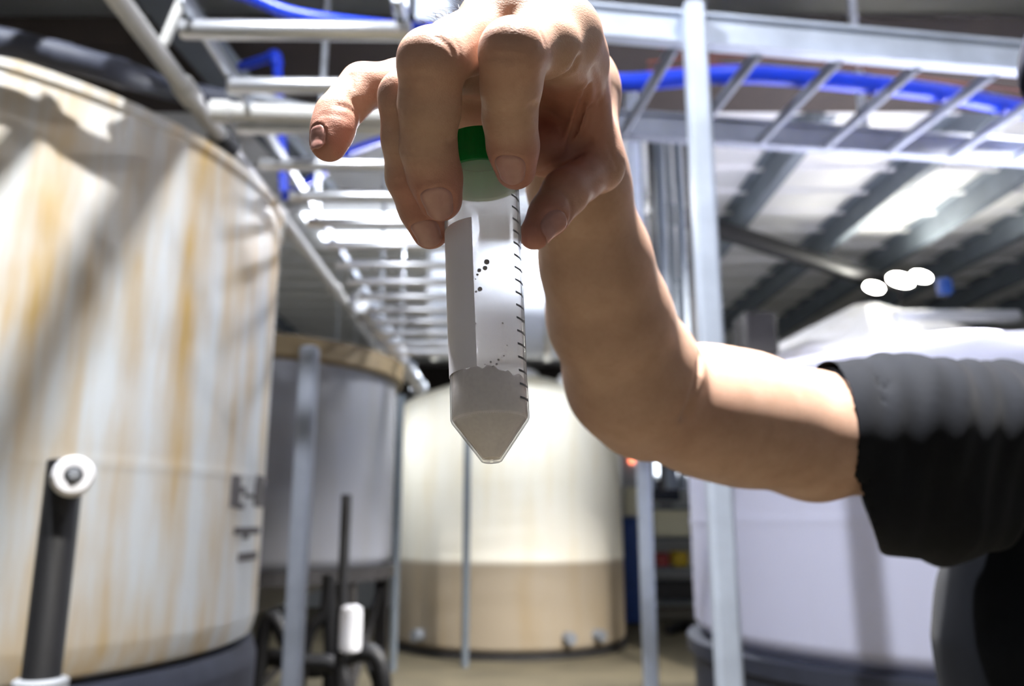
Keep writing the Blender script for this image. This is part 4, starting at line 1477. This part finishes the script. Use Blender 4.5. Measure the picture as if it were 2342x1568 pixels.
gt = M['cap_green'].node_tree
tl = gt.nodes.new('ShaderNodeBsdfTranslucent'); tl.inputs['Color'].default_value = (0.01, 0.62, 0.20, 1)
mg = gt.nodes.new('ShaderNodeMixShader'); mg.inputs[0].default_value = 0.5
gt.links.new(gt.nodes['Principled BSDF'].outputs[0], mg.inputs[1]); gt.links.new(tl.outputs[0], mg.inputs[2])
gt.links.new(mg.outputs[0], gt.nodes['Material Output'].inputs[0])
t = NT('printed_white')
t.set(Base_Color=(*lin((236, 233, 240)), 1), Roughness=0.6)
M['print_white'] = t.m
t = NT('printed_grey')
t.set(Base_Color=(*lin((72, 74, 78)), 1), Roughness=0.6)
M['print_dark'] = t.m
t = NT('taupe_powder')
vv = t.coords()
t.l(t.ramp(t.noise(vv, 700, 4), [(0.3, lin((232, 226, 224))), (0.7, lin((244, 238, 236)))]), t.b.inputs['Base Color'])
t.set(Roughness=0.9, Specular_IOR_Level=0.1)
M['powder'] = t.m
t = NT('powder_clump')
t.set(Base_Color=(*lin((120, 114, 112)), 1), Roughness=0.9)
M['clump'] = t.m

R0, R1, WL = 0.0140, 0.0146, 0.0006
tube = thing('conical_tube', tpt(-.0155, 0, 0), 'frosted conical tube with green screw cap held in the fingertips', 'tube')
outer = [(0.0006, -.0146), (.0030, -.0147), (.0036, -.0144), (R0 - .0004, -.0004), (R0, .0006), (R0, .012), (R0 - .00015, .0135), (R1, .075), (R1, .1085)]
inner = [(R1 - WL, .1085), (R1 - WL, .075), (R0 - WL, .0135), (R0 - WL, .0008), (.0031, -.0136), (.0006, -.0139)]
MB().lathe(outer + inner, 96, tj, ta, cap=False).build('tube_body', M['frosted'], tube, True, 35)
# ribbed screw cap, open below
cm = MB()
NR = 144
prof = [(.0149, .0962), (.0168, .0958), (.0171, .0964), (.0171, .1085), (.0164, .1100), (.0008, .1102)]
inn = [(.0008, .1090), (.0149, .1088)]
u0, w0 = front, side
vs, fs = [], []
full = prof + inn
for k, (r, z) in enumerate(full):
    for i in range(NR):
        a = 2 * PI * i / NR
        rr = r - (.00035 if (i % 3 == 0 and 2 <= k <= 3) else 0)
        vs.append(tj + ta * z + (u0 * math.cos(a) + w0 * math.sin(a)) * rr)
for k in range(len(full)):
    k2 = (k + 1) % len(full)
    for i in range(NR):
        j = (i + 1) % NR
        fs.append((k * NR + i, k * NR + j, k2 * NR + j, k2 * NR + i))
cm.add(vs, fs).build('screw_cap', M['cap_green'], tube, True, 25)


def tube_patch(a0, a1, s0, s1, off, n, skew=0.0, thick=0.00012):
    vs, fs = [], []

    def rad(s):
        return R0 - .00015 + (R1 - R0) * max(0, (s - .0135)) / (.075 - .0135) if s > .0135 else R0
    for i in range(n + 1):
        a = a0 + (a1 - a0) * i / n
        for (s, o) in ((s0, off), (s1, off), (s1, off - thick), (s0, off - thick)):
            vs.append(tpt(s + skew * i / n, a, rad(s) + o))
    for i in range(n):
        for k in range(4):
            fs.append((4 * i + k, 4 * i + (k + 1) % 4, 4 * i + 4 + (k + 1) % 4, 4 * i + 4 + k))
    fs += [(3, 2, 1, 0), (4 * n, 4 * n + 1, 4 * n + 2, 4 * n + 3)]
    return MB().add(vs, fs)


tube_patch(math.radians(-100), math.radians(-14), .0162, .0730, .0002, 24).build('writing_panel', M['print_white'], tube, True, 30)
for i in range(18):
    s = .0055 + .00490 * i
    tube_patch(math.radians(52), math.radians(78), s, s + .00075, .00012, 6).build('graduation_mark', M['print_dark'], tube, True, 30)

# powder filling the cone and the foot of the tube
pm = MB()
vs, fs = [], []
SEG, e = 96, .00012
rows = [(.0004, -.0134), (.0029, -.0133), (R0 - WL - e, .0006), (R0 - WL - e, .009)]


def level(a, k):
    x = math.sin(a) * k
    return .0158 - .0022 * x + .00045 * math.sin(5 * a + 1) * k + .0005 * math.sin(13 * a) * k + .0003 * math.sin(29 * a + 2) * k


for r, z in rows:
    for i in range(SEG):
        a = 2 * PI * i / SEG
        vs.append(tpt(z, a, r))
for k in (1.0, .96, .7, .4, .03):
    for i in range(SEG):
        a = 2 * PI * i / SEG
        vs.append(tpt(level(a, k) + (0.0004 * rnd.random() if k > .9 else 0) - (.0006 if k == 1.0 else 0), a, (R0 - WL - e) * k))
nr_ = len(rows) + 5
for k in range(nr_ - 1):
    for i in range(SEG):
        j = (i + 1) % SEG
        fs.append((k * SEG + i, k * SEG + j, (k + 1) * SEG + j, (k + 1) * SEG + i))
fs.append(tuple(reversed(range(SEG)))); fs.append(tuple(range((nr_ - 1) * SEG, nr_ * SEG)))
from mathutils import Matrix
powder = pm.add(vs, fs).build('powder', M['powder'], None, True, 50)
org = Vector(tpt(-.0134, 0, 0))
powder.data.transform(Matrix.Translation(-org)); powder.location = org
tag(powder, 'taupe powder filling the pointed end of the tube', 'powder', None, 'stuff')
bm_ = MB()
for (x, y, r) in ((1114, 598, 7), (1108, 612, 6), (1098, 618, 5), (1092, 628, 3), (1088, 636, 2), (1097, 663, 6), (1088, 668, 3), (1083, 700, 2.5), (1086, 742, 3), (1150, 737, 2.5), (1142, 820, 3), (1136, 833, 3), (1121, 829, 2.5), (1152, 812, 2), (1128, 838, 2), (1160, 790, 1.5), (1110, 835, 1.6)):
    bs, ba, bd = 0, 0, 1e9
    for si in range(0, 110):
        for ai in range(-75, 76, 3):
            q = tpt(si * .0008, math.radians(ai), R0 - WL)
            v = q - CAM
            dep = v[1] * CT + v[2] * ST
            ux = 1171 + v[0] / dep * F
            uy = 784 - (v[2] * CT - v[1] * ST) / dep * F
            g = (ux - x) ** 2 + (uy - y) ** 2
            if g < bd:
                bs, ba, bd = si * .0008, math.radians(ai), g
    rr = r / F * .285
    rad = R0 - WL + (R1 - R0) * max(0, bs - .0135) / .0615
    c = tpt(bs, ba, rad - .0001)
    nrm = (front * math.cos(ba) + side * math.sin(ba))
    bm_.lathe([(rr * .2, .0), (rr * .9, -.00005), (rr, -rr * .35), (rr * .6, -rr * .8), (rr * .1, -rr * .95)], 10, c, tuple(nrm))
bo = bm_.build('powder_clump', M['clump'], powder, True, 60)
bo['label'] = 'dark powder clumps stuck to the wall of the tube'
bo['kind'] = 'stuff'
